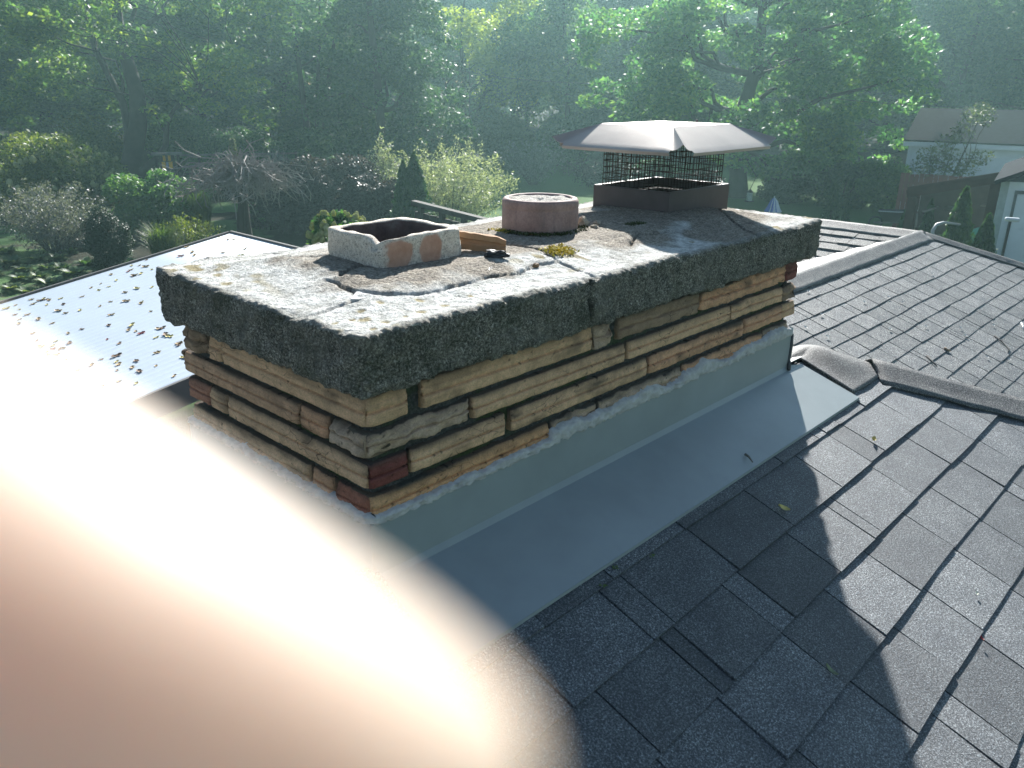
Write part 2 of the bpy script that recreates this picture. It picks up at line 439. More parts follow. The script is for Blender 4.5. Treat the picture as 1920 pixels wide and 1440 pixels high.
def ridge_cap(name, a, b, ha, hb, wa, wb, mat, parent, n=24, lift=.012, nz=.004, width=.15, seed=0, lump=0):
    """bent cap shingle from a to b; wa, wb: unit vectors down either side of the ridge"""
    a, b, wa, wb = Vector(a), Vector(b), Vector(wa).normalized(), Vector(wb).normalized()
    prof = [(-1, .006), (-.75, .010), (-.45, .016), (-.18, .026), (0, .030), (.18, .026), (.45, .016), (.75, .010), (1, .006)]
    v, q = [], []
    for i in range(n+1):
        t = i/n; p = a.lerp(b, t); w = width*(1+.02*math.sin(i*1.7+seed))
        for s, h in prof:
            d = wa*(-s*w) if s < 0 else wb*(s*w)
            e = nz*(noise.noise((p*4+Vector((s*2, seed, 0))))+.5*noise.noise(p*11+Vector((s*3, seed, 3))))
            x = p+d+Vector((0, 0, h*(ha*(1-t)+hb*t)/.03*.03/.03*.03 if False else h+ha*(1-t)+hb*t+e+lump*max(0, 1-abs(t-.35)*2.2)*math.exp(-s*s*3)))
            v.append(x)
    m = len(prof)
    for i in range(n):
        for j in range(m-1): q.append((i*m+j, i*m+j+1, (i+1)*m+j+1, (i+1)*m+j))
    mb = MB(); mb.add(v, q); o = mb.build(name, mat, None, smooth=True); under(o, parent)
    sd = o.modifiers.new('thick', 'SOLIDIFY'); sd.thickness = .005; sd.offset = -1
    return o
dS = Vector((0, -1, -S)); dN = Vector((0, 1, -S)); dE = Vector((1, 0, -S)); dW = Vector((-1, 0, -S))
# main ridge, to the left and behind the chimney, and the hip running down to the right
hd = Vector((1, -1, -S))
hip_pt = lambda t: Vector((HX, 0, RZ))+hd*t
sideS = Vector((-1, -1, -S)).normalized(); sideE = Vector((1, 1, -S)).normalized()
wS = (dS-hd.normalized()*dS.dot(hd.normalized())).normalized()
wE = (dE-hd.normalized()*dE.dot(hd.normalized())).normalized()
ridge_cap('hip_cap', hip_pt(.16)+Vector((0, 0, .004)), hip_pt(1.7), .0, .004, wS, wE, M['cap_shingle'], house, n=40, width=.135, nz=.006, seed=3)
# big folded peak piece where ridge and hip meet
def peak_piece():
    v, q = [], []
    nu, nv = 34, 26
    for j in range(nv+1):
        y = -.222+.44*j/nv
        xa = 2.035 if y < .02 else LR+.03; xb = HX+abs(y)+.13
        for i in range(nu+1):
            x = xa+(xb-xa)*i/nu
            zs = np.array([RZ+S*y, RZ-S*y, RZ-S*(x-HX)]); k = .022
            z = -k*math.log(np.exp(-(zs-RZ)/k).sum())+RZ+.030
            z += .030*math.exp(-(((x-2.16)/.14)**2+((y+.0)/.13)**2))
            z += .007*noise.noise(Vector((x*6, y*6, 1)))+.003*noise.noise(Vector((x*17, y*17, 4)))
            e = .006*noise.noise(Vector((x*9, 0, 3)))
            flat_ = zs.min()+.017
            sm_ = lambda t: max(0, min(1, t))**2*(3-2*max(0, min(1, t)))
            g = sm_((x-xa)/.13) if y < .03 else sm_((x-xa)/.05)
            g *= sm_((y+.222)/.12+.05)*sm_((.222-y)/.12+.05)*(1 if y < -.1 else sm_((xb-x)/.10+.1))
            z = flat_+(z-flat_)*g
            v.append((x, y+(e if j == 0 else 0), z))
    for j in range(nv):
        for i in range(nu): a = j*(nu+1)+i; q.append((a, a+1, a+nu+2, a+nu+1))
    mb = MB(); mb.add(v, q); o = mb.build('peak_cap', M['cap_shingle'], None, smooth=True); under(o, house)
    sd = o.modifiers.new('thick', 'SOLIDIFY'); sd.thickness = .007; sd.offset = -1
peak_piece()
ridge_cap('ridge_cap', (-4, 0, RZ), (.0, 0, RZ), .004, .004, dS, dN, M['cap_shingle'], house, n=30, seed=4)
ridge_cap('ridge_cap', (3.4, WY, WZ), (WX-.02, WY, WZ), .006, .006, dS, dN, M['cap_shingle'], house, n=60, width=.17, nz=.006, seed=5)
ridge_cap('ridge_cap', (WX, WY-.05, WZ), (WX, WY+3, WZ), .006, .006, dW, dE, M['cap_shingle'], house, n=50, width=.16, seed=6)
h2 = Vector((hk, -1, -S))
w2S = (dS-h2.normalized()*dS.dot(h2.normalized())).normalized()
w2E = Vector((1, hk, -S)).normalized()
ridge_cap('hip_cap', Vector((WX, WY, WZ)), Vector((WX, WY, WZ))+h2*4.2, .006, .006, w2S, w2E, M['cap_shingle'], house, n=50, width=.11, seed=7)
# valley metal between the two wing slopes
vb = MB(); a = Vector((WX, WY, WZ+.012)); b = a+Vector((-3, 3, -3*S))
sd = Vector((.7, .7, 0))*.045
vb.add([a-sd, a+sd, b+sd, b-sd, a-sd-Vector((0, 0, .02)), a+sd-Vector((0, 0, .02)), b+sd-Vector((0, 0, .02)), b-sd-Vector((0, 0, .02))],
       [(0, 1, 2, 3), (7, 6, 5, 4), (0, 4, 5, 1), (1, 5, 6, 2), (2, 6, 7, 3), (3, 7, 4, 0)])
under(vb.build('valley_flashing', M['seal'], None), house)
# walls and gutter
wb = MB(); wb.box((-3.6, -EAVE+.4, GROUND-.3), (HX+EAVE-.5, 2.6, RZ-S*EAVE-.02))
under(wb.build('wall', M['white_paint'], None), house)
wb = MB(); wb.box((4, WY-3.7, GROUND-.3), (WX+3.2, WY+2.7, WZ-S*4.2-.0))
under(wb.build('wing_wall', M['white_paint'], None), house)
gz = RZ-S*3.0
gb = MB()
gb.beam((-4, 3.07, gz-.06), (3.0, 3.07, gz-.06), .11, .006); gb.beam((-4, 3.125, gz-.0), (3.0, 3.125, gz-.0), .006, .11); gb.beam((-4, 3.015, gz-.0), (3.0, 3.015, gz-.0), .006, .11)
under(gb.build('gutter', M['seal'], None), house)

# ================================================================== CHIMNEY
LR, LL = 1.8916, .7546
ON, OR_, OL = .0466, .0792, .040
CB, CT = .284, .411
chim = empty('chimney', (LR/2, LL/2, RZ), label='buff brick chimney with thick mossy concrete crown and grey flashing', cat='chimney')
cpar = lambda o: under(o, chim)

# crown --------------------------------------------------------------
def crown():
    x0, x1, y0, y1 = -ON, LR+OR_, -ON, LL+OL
    res = .0052
    nx, ny, nz = int((x1-x0)/res), int((y1-y0)/res), int((CT-CB)/res)+1
    gx, gy, gz_ = np.linspace(x0, x1, nx+1), np.linspace(y0, y1, ny+1), np.linspace(CB, CT, nz+1)
    ids = {}; V = []; Q = []
    def face(A, B, f, flip):
        I = np.empty((len(A), len(B)), int)
        for i, a in enumerate(A):
            for j, b in enumerate(B):
                p = f(a, b); k = (round(p[0]*1e5), round(p[1]*1e5), round(p[2]*1e5))
                if k not in ids: ids[k] = len(V); V.append(p)
                I[i, j] = ids[k]
        q = np.stack([I[:-1, :-1], I[1:, :-1], I[1:, 1:], I[:-1, 1:]], -1).reshape(-1, 4)
        Q.append(q[:, ::-1] if flip else q)
    face(gx, gy, lambda a, b: (a, b, CT), False)
    face(gx, gy, lambda a, b: (a, b, CB), True)
    face(gx, gz_, lambda a, b: (a, y0, b), False); face(gx, gz_, lambda a, b: (a, y1, b), True)
    face(gy, gz_, lambda a, b: (x0, a, b), True); face(gy, gz_, lambda a, b: (x1, a, b), False)
    V = np.array(V); Q = np.concatenate(Q)
    # round the box (wider in plan than over the arris)
    r = .015
    lo, hi = np.array([x0, y0, CB]), np.array([x1, y1, CT])
    rc = .045
    c = np.clip(V, lo+r, hi-r); d = V-c; L = np.linalg.norm(d, axis=1, keepdims=True)
    Np = d/np.maximum(L, 1e-9)
    V2 = np.where(L > 1e-9, c+Np*np.minimum(L, r), V)
    cxy = np.clip(V2[:, :2], lo[:2]+rc, hi[:2]-rc); dd = V2[:, :2]-cxy; l2 = np.linalg.norm(dd, axis=1, keepdims=True)
    V2[:, :2] = np.where(l2 > rc, cxy+dd/np.maximum(l2, 1e-9)*rc, V2[:, :2])
    x, y, z = V2.T
    edge = np.minimum.reduce([x-x0, x1-x, y-y0, y1-y])
    top = np.clip((V[:, 2]-CT+.001)/.001, 0, 1)*(np.clip((edge)/.03, 0, 1))
    side = 1-np.clip(edge/.02, 0, 1)
    disp = .010*fbm(V2*9, 3)+.008*fbm(V2*38, 3)+.0085*fbm(V2*95, 2)
    rough = disp*(.45*top+1.7*(1-top))
    V3 = V2+Np*rough[:, None]
    flat = L[:, 0] < 1e-9
    V3[flat, 2] += (rough*np.where(V[:, 2] > .35, 1, -1))[flat]
    # wash rising to the flues, worn arris, low spots
    wash = .034*np.clip((edge-.07)/.16, 0, 1)**1.2
    wash *= .85+.5*fbm(V2*6+3, 2)
    V3[:, 2] += wash*np.clip((V[:, 2]-CT+.03)/.03, 0, 1)
    worn = np.clip(1-edge/.05, 0, 1)*np.clip((V[:, 2]-CT+.02)/.02, 0, 1)
    V3[:, 2] -= worn*(.001+.026*np.clip(fbm(np.stack([x*7, y*7, x*0], 1), 3), 0, 1))
    # ragged underside edge
    und = np.clip((CB+.02-V[:, 2])/.02, 0, 1)
    V3[:, 2] += und*.02*fbm(V2*14+9, 3)
    # cracks
    cracks = [[(.72, .20), (.695, .10), (.683, .002), (.647, -.13)], [(-.06, .143), (.08, .14), (.131, .186)], [(.199, .514), (.288, .5)],
              [(.172, .30), (.273, .341)], [(.137, .312), (.129, .182), (.141, .137), (.231, .088), (.343, .097), (.437, .102), (.532, .082)],
              [(.709, .332), (.715, .254), (.723, .176)], [(1.75, .26), (1.607, .124), (1.52, .0), (1.42, -.11)], [(.53, .09), (.62, .11), (.69, .10)],
              [(.60, .80), (.66, .64), (.86, .6), (.98, .56)], [(.24, .8), (.3, .66), (.5, .62)], [(1.0, .1), (1.12, .16), (1.3, .12)], [(1.30, .8), (1.36, .66)]]
    cd = np.full(len(V), 9.)
    wx = x+.018*fbm(np.stack([x*22, y*22, z*0], 1), 3); wy = y+.018*fbm(np.stack([x*22+7, y*22, z*0], 1), 3)
    for pl in cracks: cd = np.minimum(cd, seg_dist(wx, wy, pl))
    amp = np.exp(-(cd/.0036)**2)
    V3[:, 2] -= .010*amp*top+.004*np.exp(-(cd/.010)**2)*top*np.clip(fbm(np.stack([x*25, y*25, x*0], 1), 2)*4+.3, 0, 1)
    # crack down the front face
    sc_ = np.exp(-((x-.647-.012*(z-.35)-.01*fbm(np.stack([z*40, z*0, z*0], 1), 2))/.006)**2)*(y < .0)*(1-top)
    V3[:, 1] += .012*sc_
    groove = np.exp(-((x-.0-(-.05))/.0)**2) if False else 0
    # masks
    n1 = fbm(np.stack([x*8, y*8, x*0+2], 1), 4); n2 = fbm(np.stack([x*30, y*30, x*0+5], 1), 3)
    sand = np.zeros(len(V))
    def blob(cx, cy, rx, ry): return 1-np.hypot((x-cx)/rx, (y-cy)/ry)
    s = np.maximum.reduce([blob(.36, .36, .26, .30), blob(.75, .42, .40, .30), blob(1.15, .36, .50, .28), blob(1.6, .32, .36, .33), blob(1.45, .06, .22, .13)])
    sand = np.clip((s+n1*.9)*5+.2, 0, 1)*top
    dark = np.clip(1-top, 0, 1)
    lich = np.clip((vnoise(np.stack([x*27, y*27, x*0+3.3], 1))-.76)*14, 0, 1)*top*(1-sand)*(np.clip(.55-y, 0, 1) > .1)*np.clip((fbm(np.stack([x*3.3, y*3.3, x*0+9], 1), 2)+.12)*8, 0, 1)
    lich = np.maximum(lich, top*np.clip((vnoise(np.stack([x*40, y*22, x*0], 1))-.62)*8, 0, 1)*np.clip((.16-x)*8, 0, 1)*np.clip((y-.3)*6, 0, 1))
    for px, py, rr in ((787, 565, 1), (790, 582, 1), (677, 585, .8), (660, 597, .7), (677, 597, .6), (722, 600, .8), (742, 607, .7), (592, 608, 1), (633, 615, .8), (833, 570, .9), (815, 597, .9), (840, 592, .8), (713, 573, .8), (628, 603, .6), (927, 570, .9), (900, 568, .7), (883, 553, .6), (760, 590, .5), (700, 612, .6), (860, 585, .5)):
        c_ = gp(px, py, .414); q_ = np.hypot(x-c_[0], y-c_[1])/(.0125*rr)
        lich = np.maximum(lich, top*np.clip((1.15-q_+.7*n2)*2.2, 0, 1))
        V3[:, 2] -= top*.0025*np.clip(1.1-q_, 0, 1)
    m, nt, b = new_mat('weathered_concrete')
    def A(nm):
        a = nt.nodes.new('ShaderNodeAttribute'); a.attribute_name = nm; return a.outputs['Fac']
    co = objco(nt)
    fine = noise_tex(nt, 135, 3, .8, co); grit = noise_tex(nt, 190, 3, .9, co); mid = noise_tex(nt, 34, 5, .7, co); big = noise_tex(nt, 7, 4, .6, co)
    white = ramp(nt, fine, [(.3, (.29, .29, .28)), (.42, (.67, .67, .65)), (.65, (.84, .84, .81))])
    wmid = ramp(nt, mid, [(.3, (.5, .5, .47)), (.6, (1.05, 1.05, 1.04))])
    white = mixc(nt, ramp(nt, noise_tex(nt, 10, 5, .7, co), [(.5, (0, 0, 0)), (.66, (.6, .6, .6))]), white, (.3, .285, .25))
    white = mixc(nt, 1, white, wmid, 'MULTIPLY')
    sandc = ramp(nt, fine, [(.3, (.10, .085, .07)), (.5, (.33, .29, .235)), (.68, (.56, .51, .43))])
    sandc = mixc(nt, 1, sandc, ramp(nt, mid, [(.3, (.6, .6, .62)), (.65, (1.1, 1.08, 1.05))]), 'MULTIPLY')
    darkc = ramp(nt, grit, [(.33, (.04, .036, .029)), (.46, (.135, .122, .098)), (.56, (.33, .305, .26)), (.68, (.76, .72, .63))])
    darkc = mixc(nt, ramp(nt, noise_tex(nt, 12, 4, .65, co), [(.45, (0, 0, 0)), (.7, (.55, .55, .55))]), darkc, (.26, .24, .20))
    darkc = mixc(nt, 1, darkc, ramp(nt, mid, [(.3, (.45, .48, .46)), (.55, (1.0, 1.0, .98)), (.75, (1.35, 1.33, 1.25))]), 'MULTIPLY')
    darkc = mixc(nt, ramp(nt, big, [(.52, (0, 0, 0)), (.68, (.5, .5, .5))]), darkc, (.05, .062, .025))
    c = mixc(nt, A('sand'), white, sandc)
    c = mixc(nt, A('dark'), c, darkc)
    c = mixc(nt, A('lichen'), c, (.26, .20, .055))
    c = mixc(nt, A('crack'), c, (.03, .03, .026))
    nt.links.new(c, b.inputs['Base Color']); b.inputs['Roughness'].default_value = .9; b.inputs['Specular IOR Level'].default_value = .25
    ad = nt.nodes.new('ShaderNodeMath'); ad.operation = 'ADD'; nt.links.new(fine, ad.inputs[0]); nt.links.new(mid, ad.inputs[1])
    bump(nt, b, ad.outputs[0], 1.0, .011)
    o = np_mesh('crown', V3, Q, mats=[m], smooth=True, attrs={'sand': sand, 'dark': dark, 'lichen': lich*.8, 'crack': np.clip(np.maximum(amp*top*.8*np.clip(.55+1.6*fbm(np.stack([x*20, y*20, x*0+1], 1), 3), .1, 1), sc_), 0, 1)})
    cpar(o)
    return V3, Q
crown()
def crown_z(x, y):
    e = min(x+ON, LR+OR_-x, y+ON, LL+OL-y)
    return CT+.034*min(1, max(0, (e-.07)/.16))**1.2*.85

# brickwork ------------------------------------------------------------
BUFF, ORNG, RED, PALE, BROWN = (.67, .42, .245), (.65, .36, .205), (.22, .07, .055), (.52, .375, .265), (.34, .23, .15)
H = .0677
ROW = {'A': 3*H+.002, 'B': 2*H+.003, 'C': 1*H+.001, 'D': -.004}
HB = {'A': .062, 'B': .050, 'C': .052, 'D': .052}
PROFILE = [(0, -.004), (.03, .003), (.25, .0035), (.42, .0045), (.455, -.0035), (.50, -.004), (.54, .0035), (.70, .003), (.74, .0005), (.94, .0), (1, -.006)]
bricks_v, bricks_q, bricks_c = [], [], []
def brick(face, s0, s1, row, tint, crumble=0, rise=0, depth=.07, proud=0, seed=None):
    rng = np.random.default_rng((ord(face)*7919+ord(row)*104729+int(s0*1000)*31) % 9999 if seed is None else seed)
    z0 = ROW[row]; h = HB[row]
    L = s1-s0; n = max(3, int(L/.0055))
    prof = PROFILE
    zz, pp = [], []
    for (t0, p0), (t1, p1) in zip(prof[:-1], prof[1:]):
        for k in range(2): zz.append(t0+(t1-t0)*k/2); pp.append(p0+(p1-p0)*k/2)
    zz.append(1); pp.append(prof[-1][1])
    zz = [0]+zz+[1]; pp = [-depth]+pp+[-depth]
    m = len(zz)
    s = np.linspace(s0, s1, n+1)
    Sg, Zg = np.meshgrid(s, np.array(zz), indexing='ij'); Pg = np.broadcast_to(np.array(pp), Sg.shape).copy()
    Zw = z0+Zg*h+rise*(Sg-s0)/max(L, 1e-6)
    off = rng.random(3)*40
    q = np.stack([Sg.ravel()*1.0, Zw.ravel(), 0*Zw.ravel()], 1)
    a = .0010+.013*crumble
    nz_ = a*fbm(q*np.array([28, 60, 1])+off, 4)*2+.0012*fbm(q*160+off, 2)*2
    if crumble:
        nz_ += -.014*crumble*np.clip(fbm(q*np.array([16, 45, 1])+off+5, 3)*4, -.2, 1)
        Zw += (crumble*.012*fbm(q*np.array([30, 12, 1])+off+8, 3)*2*np.where(Zg > .5, 1, .7).ravel()).reshape(Zw.shape)
    live = (Pg > -depth+.001)
    Pg = Pg+np.where(live, nz_.reshape(Pg.shape), 0)+proud*live
    # round the ends, chip the corners
    de = np.minimum(Sg-s0, s1-Sg)
    Pg -= np.where(live, np.clip(1-de/.006, 0, 1)*.005, 0)
    Zw += np.where(live, .0015*fbm(q*40+off, 2).reshape(Zw.shape)*2, 0)
    ends = .004*fbm(np.stack([Zw.ravel()*60, Pg.ravel()*60, q[:, 0]*0], 1)+off, 2).reshape(Zw.shape)
    Sg = Sg+np.where(de < 1e-6, ends, 0)
    # tint streaks along the brick
    st = fbm(np.stack([Sg.ravel()*5, Zw.ravel()*120, 0*q[:, 0]], 1)+off, 4)
    st2 = fbm(q*35+off, 3)
    base = np.array(tint)[None]*(1+.38*st[:, None]+.5*st2[:, None]+.5*fbm(q*140+off, 2)[:, None])
    soot = np.clip(fbm(np.stack([Sg.ravel()*9, Zw.ravel()*30, 0*q[:, 0]], 1)+off+3, 3)*3.2-.35, 0, .75)[:, None]
    base = base*(1-soot)+np.array((.035, .032, .026))[None]*soot
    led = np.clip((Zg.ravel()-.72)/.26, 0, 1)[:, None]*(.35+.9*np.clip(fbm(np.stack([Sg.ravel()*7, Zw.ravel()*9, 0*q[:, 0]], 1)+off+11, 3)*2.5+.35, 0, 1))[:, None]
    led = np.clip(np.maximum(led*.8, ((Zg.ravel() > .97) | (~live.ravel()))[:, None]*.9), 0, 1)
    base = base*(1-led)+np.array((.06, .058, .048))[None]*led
    pits = (vnoise(q*np.array([130, 170, 1])+off) > .9)[:, None]
    base = np.where(pits, base*.25, base)
    v = np.empty((Sg.size, 3))
    sf, pf, zf = Sg.ravel(), Pg.ravel(), Zw.ravel()
    if face == 'S': v[:, 0] = sf; v[:, 1] = -pf
    elif face == 'W': v[:, 0] = -pf; v[:, 1] = sf
    elif face == 'E': v[:, 0] = LR+pf; v[:, 1] = sf
    else: v[:, 0] = sf; v[:, 1] = LL+pf
    v[:, 2] = zf
    b0 = sum(len(k) for k in bricks_v)
    idx = np.arange(Sg.size).reshape(n+1, m)
    qd = np.stack([idx[:-1, :-1], idx[1:, :-1], idx[1:, 1:], idx[:-1, 1:]], -1).reshape(-1, 4)
    # end faces as strips between matching bottom and top rows
    ends_q = []
    for row_ in (idx[0], idx[-1]):
        for k in range(m//2): ends_q.append((row_[k], row_[k+1], row_[m-2-k], row_[m-1-k]) if k+1 < m-2-k else None)
    ends_q = np.array([e for e in ends_q if e is not None])
    bricks_v.append(v); bricks_q.append(qd+b0); bricks_q.append(ends_q+b0); bricks_c.append(np.clip(base, .005, .8))
for a in [(.004, .107, 'A', BUFF, .35), (.147, .715, 'A', BUFF, .1), (.722, .80, 'A', PALE, .9), (.832, 1.235, 'A', BROWN, .55), (1.248, 1.80, 'A', ORNG, .7), (1.81, 1.90, 'A', RED, .3),
          (.004, .28, 'B', PALE, 1.0), (.291, .865, 'B', BUFF, .06), (.88, 1.434, 'B', BUFF, .06), (1.448, 1.80, 'B', BUFF, .35), (1.81, 1.90, 'B', BROWN, 1),
          (.004, .101, 'C', RED, .25), (.111, .397, 'C', BUFF, .08), (.419, .977, 'C', BUFF, .05), (.988, 1.533, 'C', ORNG, .25), (1.548, 1.82, 'C', ORNG, .3), (1.825, 1.915, 'C', BUFF, .3),
          (.004, .556, 'D', (.62, .34, .17), .08), (.571, .741, 'D', PALE, .9), (.764, 1.169, 'D', PALE, .5), (1.184, 1.68, 'D', ORNG, .5), (1.699, 1.88, 'D', PALE, .6)]:
    brick('S', *a)
for a in [(.006, .560, 'A', BUFF, .08), (.571, .626, 'A', BUFF, .3), (.64, .75, 'A', BROWN, 1),
          (.010, .124, 'B', PALE, 1.0), (.138, .237, 'B', ORNG, .1), (.245, .772, 'B', (.54, .32, .19), .1),
          (.008, .562, 'C', BUFF, .06), (.570, .651, 'C', BUFF, .1), (.656, .765, 'C', (.4, .19, .12), .2),
          (.009, .121, 'D', (.4, .16, .1), .3), (.136, .212, 'D', ORNG, .2), (.225, .76, 'D', BUFF, .1)]:
    brick('W', *a)
brick('W', .772, .785, 'B', BROWN, .8)
for rw in 'ABCD':
    rr = random.Random(ord(rw)); s = .01
    while s < LL-.05:
        w = rr.choice((.1, .28, .3)); e = min(s+w, LL-.005); brick('E', s, e-.012, rw, rr.choice((BUFF, ORNG, PALE, BROWN)), rr.choice((.3, .8))); s = e
    s = .01
    while s < LR-.1:
        w = rr.choice((.1, .5, .56)); e = min(s+w, LR-.005); brick('N', s, e-.012, rw, rr.choice((BUFF, ORNG, PALE)), rr.choice((.1, .4))); s = e
m, nt, b = new_mat('weathered_brick')
a = nt.nodes.new('ShaderNodeAttribute'); a.attribute_name = 'tint'
co = objco(nt)
fn = noise_tex(nt, 260, 3, .7, co)
c = mixc(nt, 1, a.outputs['Color'], ramp(nt, fn, [(.3, (.75, .75, .75)), (.7, (1.2, 1.2, 1.2))]), 'MULTIPLY')
vt = nt.nodes.new('ShaderNodeTexVoronoi'); vt.feature = 'DISTANCE_TO_EDGE'; vt.inputs['Scale'].default_value = 13
mp = nt.nodes.new('ShaderNodeMapping'); mp.inputs['Scale'].default_value = (1, 1, 3.4)
wn = nt.nodes.new('ShaderNodeTexNoise'); wn.inputs['Scale'].default_value = 18; nt.links.new(co, wn.inputs['Vector'])
va = nt.nodes.new('ShaderNodeVectorMath'); va.operation = 'MULTIPLY_ADD'; nt.links.new(wn.outputs['Color'], va.inputs[0]); va.inputs[1].default_value = (.09, .09, .05); nt.links.new(co, va.inputs[2])
nt.links.new(va.outputs[0], mp.inputs[0]); nt.links.new(mp.outputs[0], vt.inputs['Vector'])
ck = ramp(nt, vt.outputs['Distance'], [(0, (.16, .14, .12)), (.022, (.9, .9, .9)), (.05, (1, 1, 1))])
ckm = ramp(nt, noise_tex(nt, 6, 3, .6, co), [(.53, (0, 0, 0)), (.62, (1, 1, 1))])
c = mixc(nt, ckm, c, mixc(nt, 1, c, ck, 'MULTIPLY'))
nt.links.new(c, b.inputs['Base Color']); b.inputs['Roughness'].default_value = .85; b.inputs['Specular IOR Level'].default_value = .25
bump(nt, b, fn, .5, .003)
o = np_mesh('brickwork', np.concatenate(bricks_v), np.concatenate(bricks_q), mats=[m], smooth=False, colors=np.concatenate(bricks_c))
cpar(o)

# mortar core with mossy raked joints
def core():
    res = .012
    x0, x1, y0, y1, z0, z1 = .022, LR-.022, .022, LL-.022, -.7, CB+.02
    V, Q = [], []
    def wall(f, A, B):
        I = np.arange(len(A)*len(B)).reshape(len(A), len(B))+len(V)
        for a in A:
            for b_ in B: V.append(f(a, b_))
        Q.append(np.stack([I[:-1, :-1], I[1:, :-1], I[1:, 1:], I[:-1, 1:]], -1).reshape(-1, 4))
    gx = np.arange(x0, x1+res/2, res); gy = np.arange(y0, y1+res/2, res); gz_ = np.concatenate([np.arange(z0, -.03, .1), np.arange(-.02, z1, res)])
    wall(lambda a, b_: (a, y0, b_), gx, gz_); wall(lambda a, b_: (a, y1, b_), gx, gz_)
    wall(lambda a, b_: (x0, a, b_), gy, gz_); wall(lambda a, b_: (x1, a, b_), gy, gz_)
    V = np.array(V); Q = np.concatenate(Q)
    d = .012*fbm(V*30, 3)+.012*fbm(V*90, 2)+.004
    cx = np.where(np.abs(V[:, 1]-y0) < 1e-6, 0, np.where(np.abs(V[:, 1]-y1) < 1e-6, 0, np.where(np.abs(V[:, 0]-x0) < 1e-6, -1, 1)))
    cy = np.where(np.abs(V[:, 1]-y0) < 1e-6, -1, np.where(np.abs(V[:, 1]-y1) < 1e-6, 1, 0))
    V[:, 0] += cx*d; V[:, 1] += cy*d
    m, nt, b = new_mat('mossy_mortar'); co = objco(nt)
    c = ramp(nt, noise_tex(nt, 130, 4, .7, co), [(.3, (.02, .021, .02)), (.55, (.075, .076, .073)), (.75, (.17, .17, .16))])
    mo = ramp(nt, noise_tex(nt, 5, 3, .6, co), [(.5, (0, 0, 0)), (.62, (.8, .8, .8))])
    c = mixc(nt, mo, c, ramp(nt, noise_tex(nt, 160, 3, .7, co), [(.3, (.012, .022, .005)), (.7, (.06, .095, .014))]))
    nt.links.new(c, b.inputs['Base Color']); b.inputs['Roughness'].default_value = .95
    bump(nt, b, noise_tex(nt, 150, 4, .7, co), 1, .006)
    cpar(np_mesh('mortar_core', V, Q, mats=[m], smooth=True))
core()

# flashing ---------------------------------------------------------------
FZ = RZ+.004
fl = MB()
yo = -.012
def slope_z(y): return RZ+S*y if y < 0 else RZ-S*y
t = .0025
# front: upright, fold, flange
prof = [(yo, -.002), (yo-.0005, FZ+.018), (yo-.010, FZ+.004), (-.245, slope_z(-.245)+.016), (-.246, slope_z(-.246)+.009)]
pa = [(-.012, y, z) for y, z in prof[:2]]+[(-.14, y, z) for y, z in prof[2:]]
pb = [(LR+.006, y, z) for y, z in prof[:2]]+[(LR+.10, prof[2][0], prof[2][1]), (LR+.125, prof[3][0], prof[3][1]), (LR+.125, prof[4][0], prof[4][1])]
fl.add([pa[0], pa[1], pb[1], pb[0]], [(0, 1, 2, 3)])
fl.add([pa[2], pa[3], pb[3], pb[2]], [(0, 1, 2, 3)]); fl.add([pa[3], pa[4], pb[4], pb[3]], [(0, 1, 2, 3)])
fl.add([pa[1], pa[2], pb[2], pb[1]], [(0, 1, 2, 3)])
fo = fl.build('apron_flashing', M['flash'], None); cpar(fo)
sm = fo.modifiers.new('t', 'SOLIDIFY'); sm.thickness = .002; sm.offset = 0
# left side, following the north slope
fl = MB()
fl.add([(-.012, -.013, -.002), (-.012, -.013, FZ-.02), (-.012, .0, FZ), (-.012, LL+.01, slope_z(LL)+.0), (-.012, LL+.01, -.002)], [(0, 1, 2, 3, 4)])
fl.add([(-.012, 0, FZ+.012), (-.012, LL+.15, slope_z(LL+.15)+.012), (-.16, LL+.15, slope_z(LL+.15)+.012), (-.16, 0, FZ+.012)], [(0, 1, 2, 3)])
fo = fl.build('step_flashing', M['flash'], None); cpar(fo)
sm = fo.modifiers.new('t', 'SOLIDIFY'); sm.thickness = .002; sm.offset = 0
# right end
fl = MB()
fl.add([(LR+.007, -.012, -.002), (LR+.007, 0, FZ), (LR+.007, LL+.01, slope_z(LL)), (LR+.007, LL+.01, -.002)], [(0, 1, 2, 3)])
fl.add([(LR+.008, -.01, FZ+.024), (LR+.008, LL+.2, slope_z(LL+.2)+.03), (LR+.16, LL+.2, slope_z(LL+.2)+.03), (LR+.13, -.012, FZ+.024)], [(0, 1, 2, 3)])
fo = fl.build('step_flashing', M['flash'], None); cpar(fo)
sm = fo.modifiers.new('t', 'SOLIDIFY'); sm.thickness = .002; sm.offset = 0
# dark sealant bead at the right end of the front upright
sb = MB(); sb.tube([(LR+.004, -.014, .0), (LR+.006, -.015, -.05), (LR+.004, -.015, -.10), (LR+.003, -.018, FZ+.03), (LR-.012, -.026, FZ+.008)], [.006, .0065, .006, .008, .007], 8)
cpar(sb.build('sealant_bead', M['seal'], None, smooth=True))

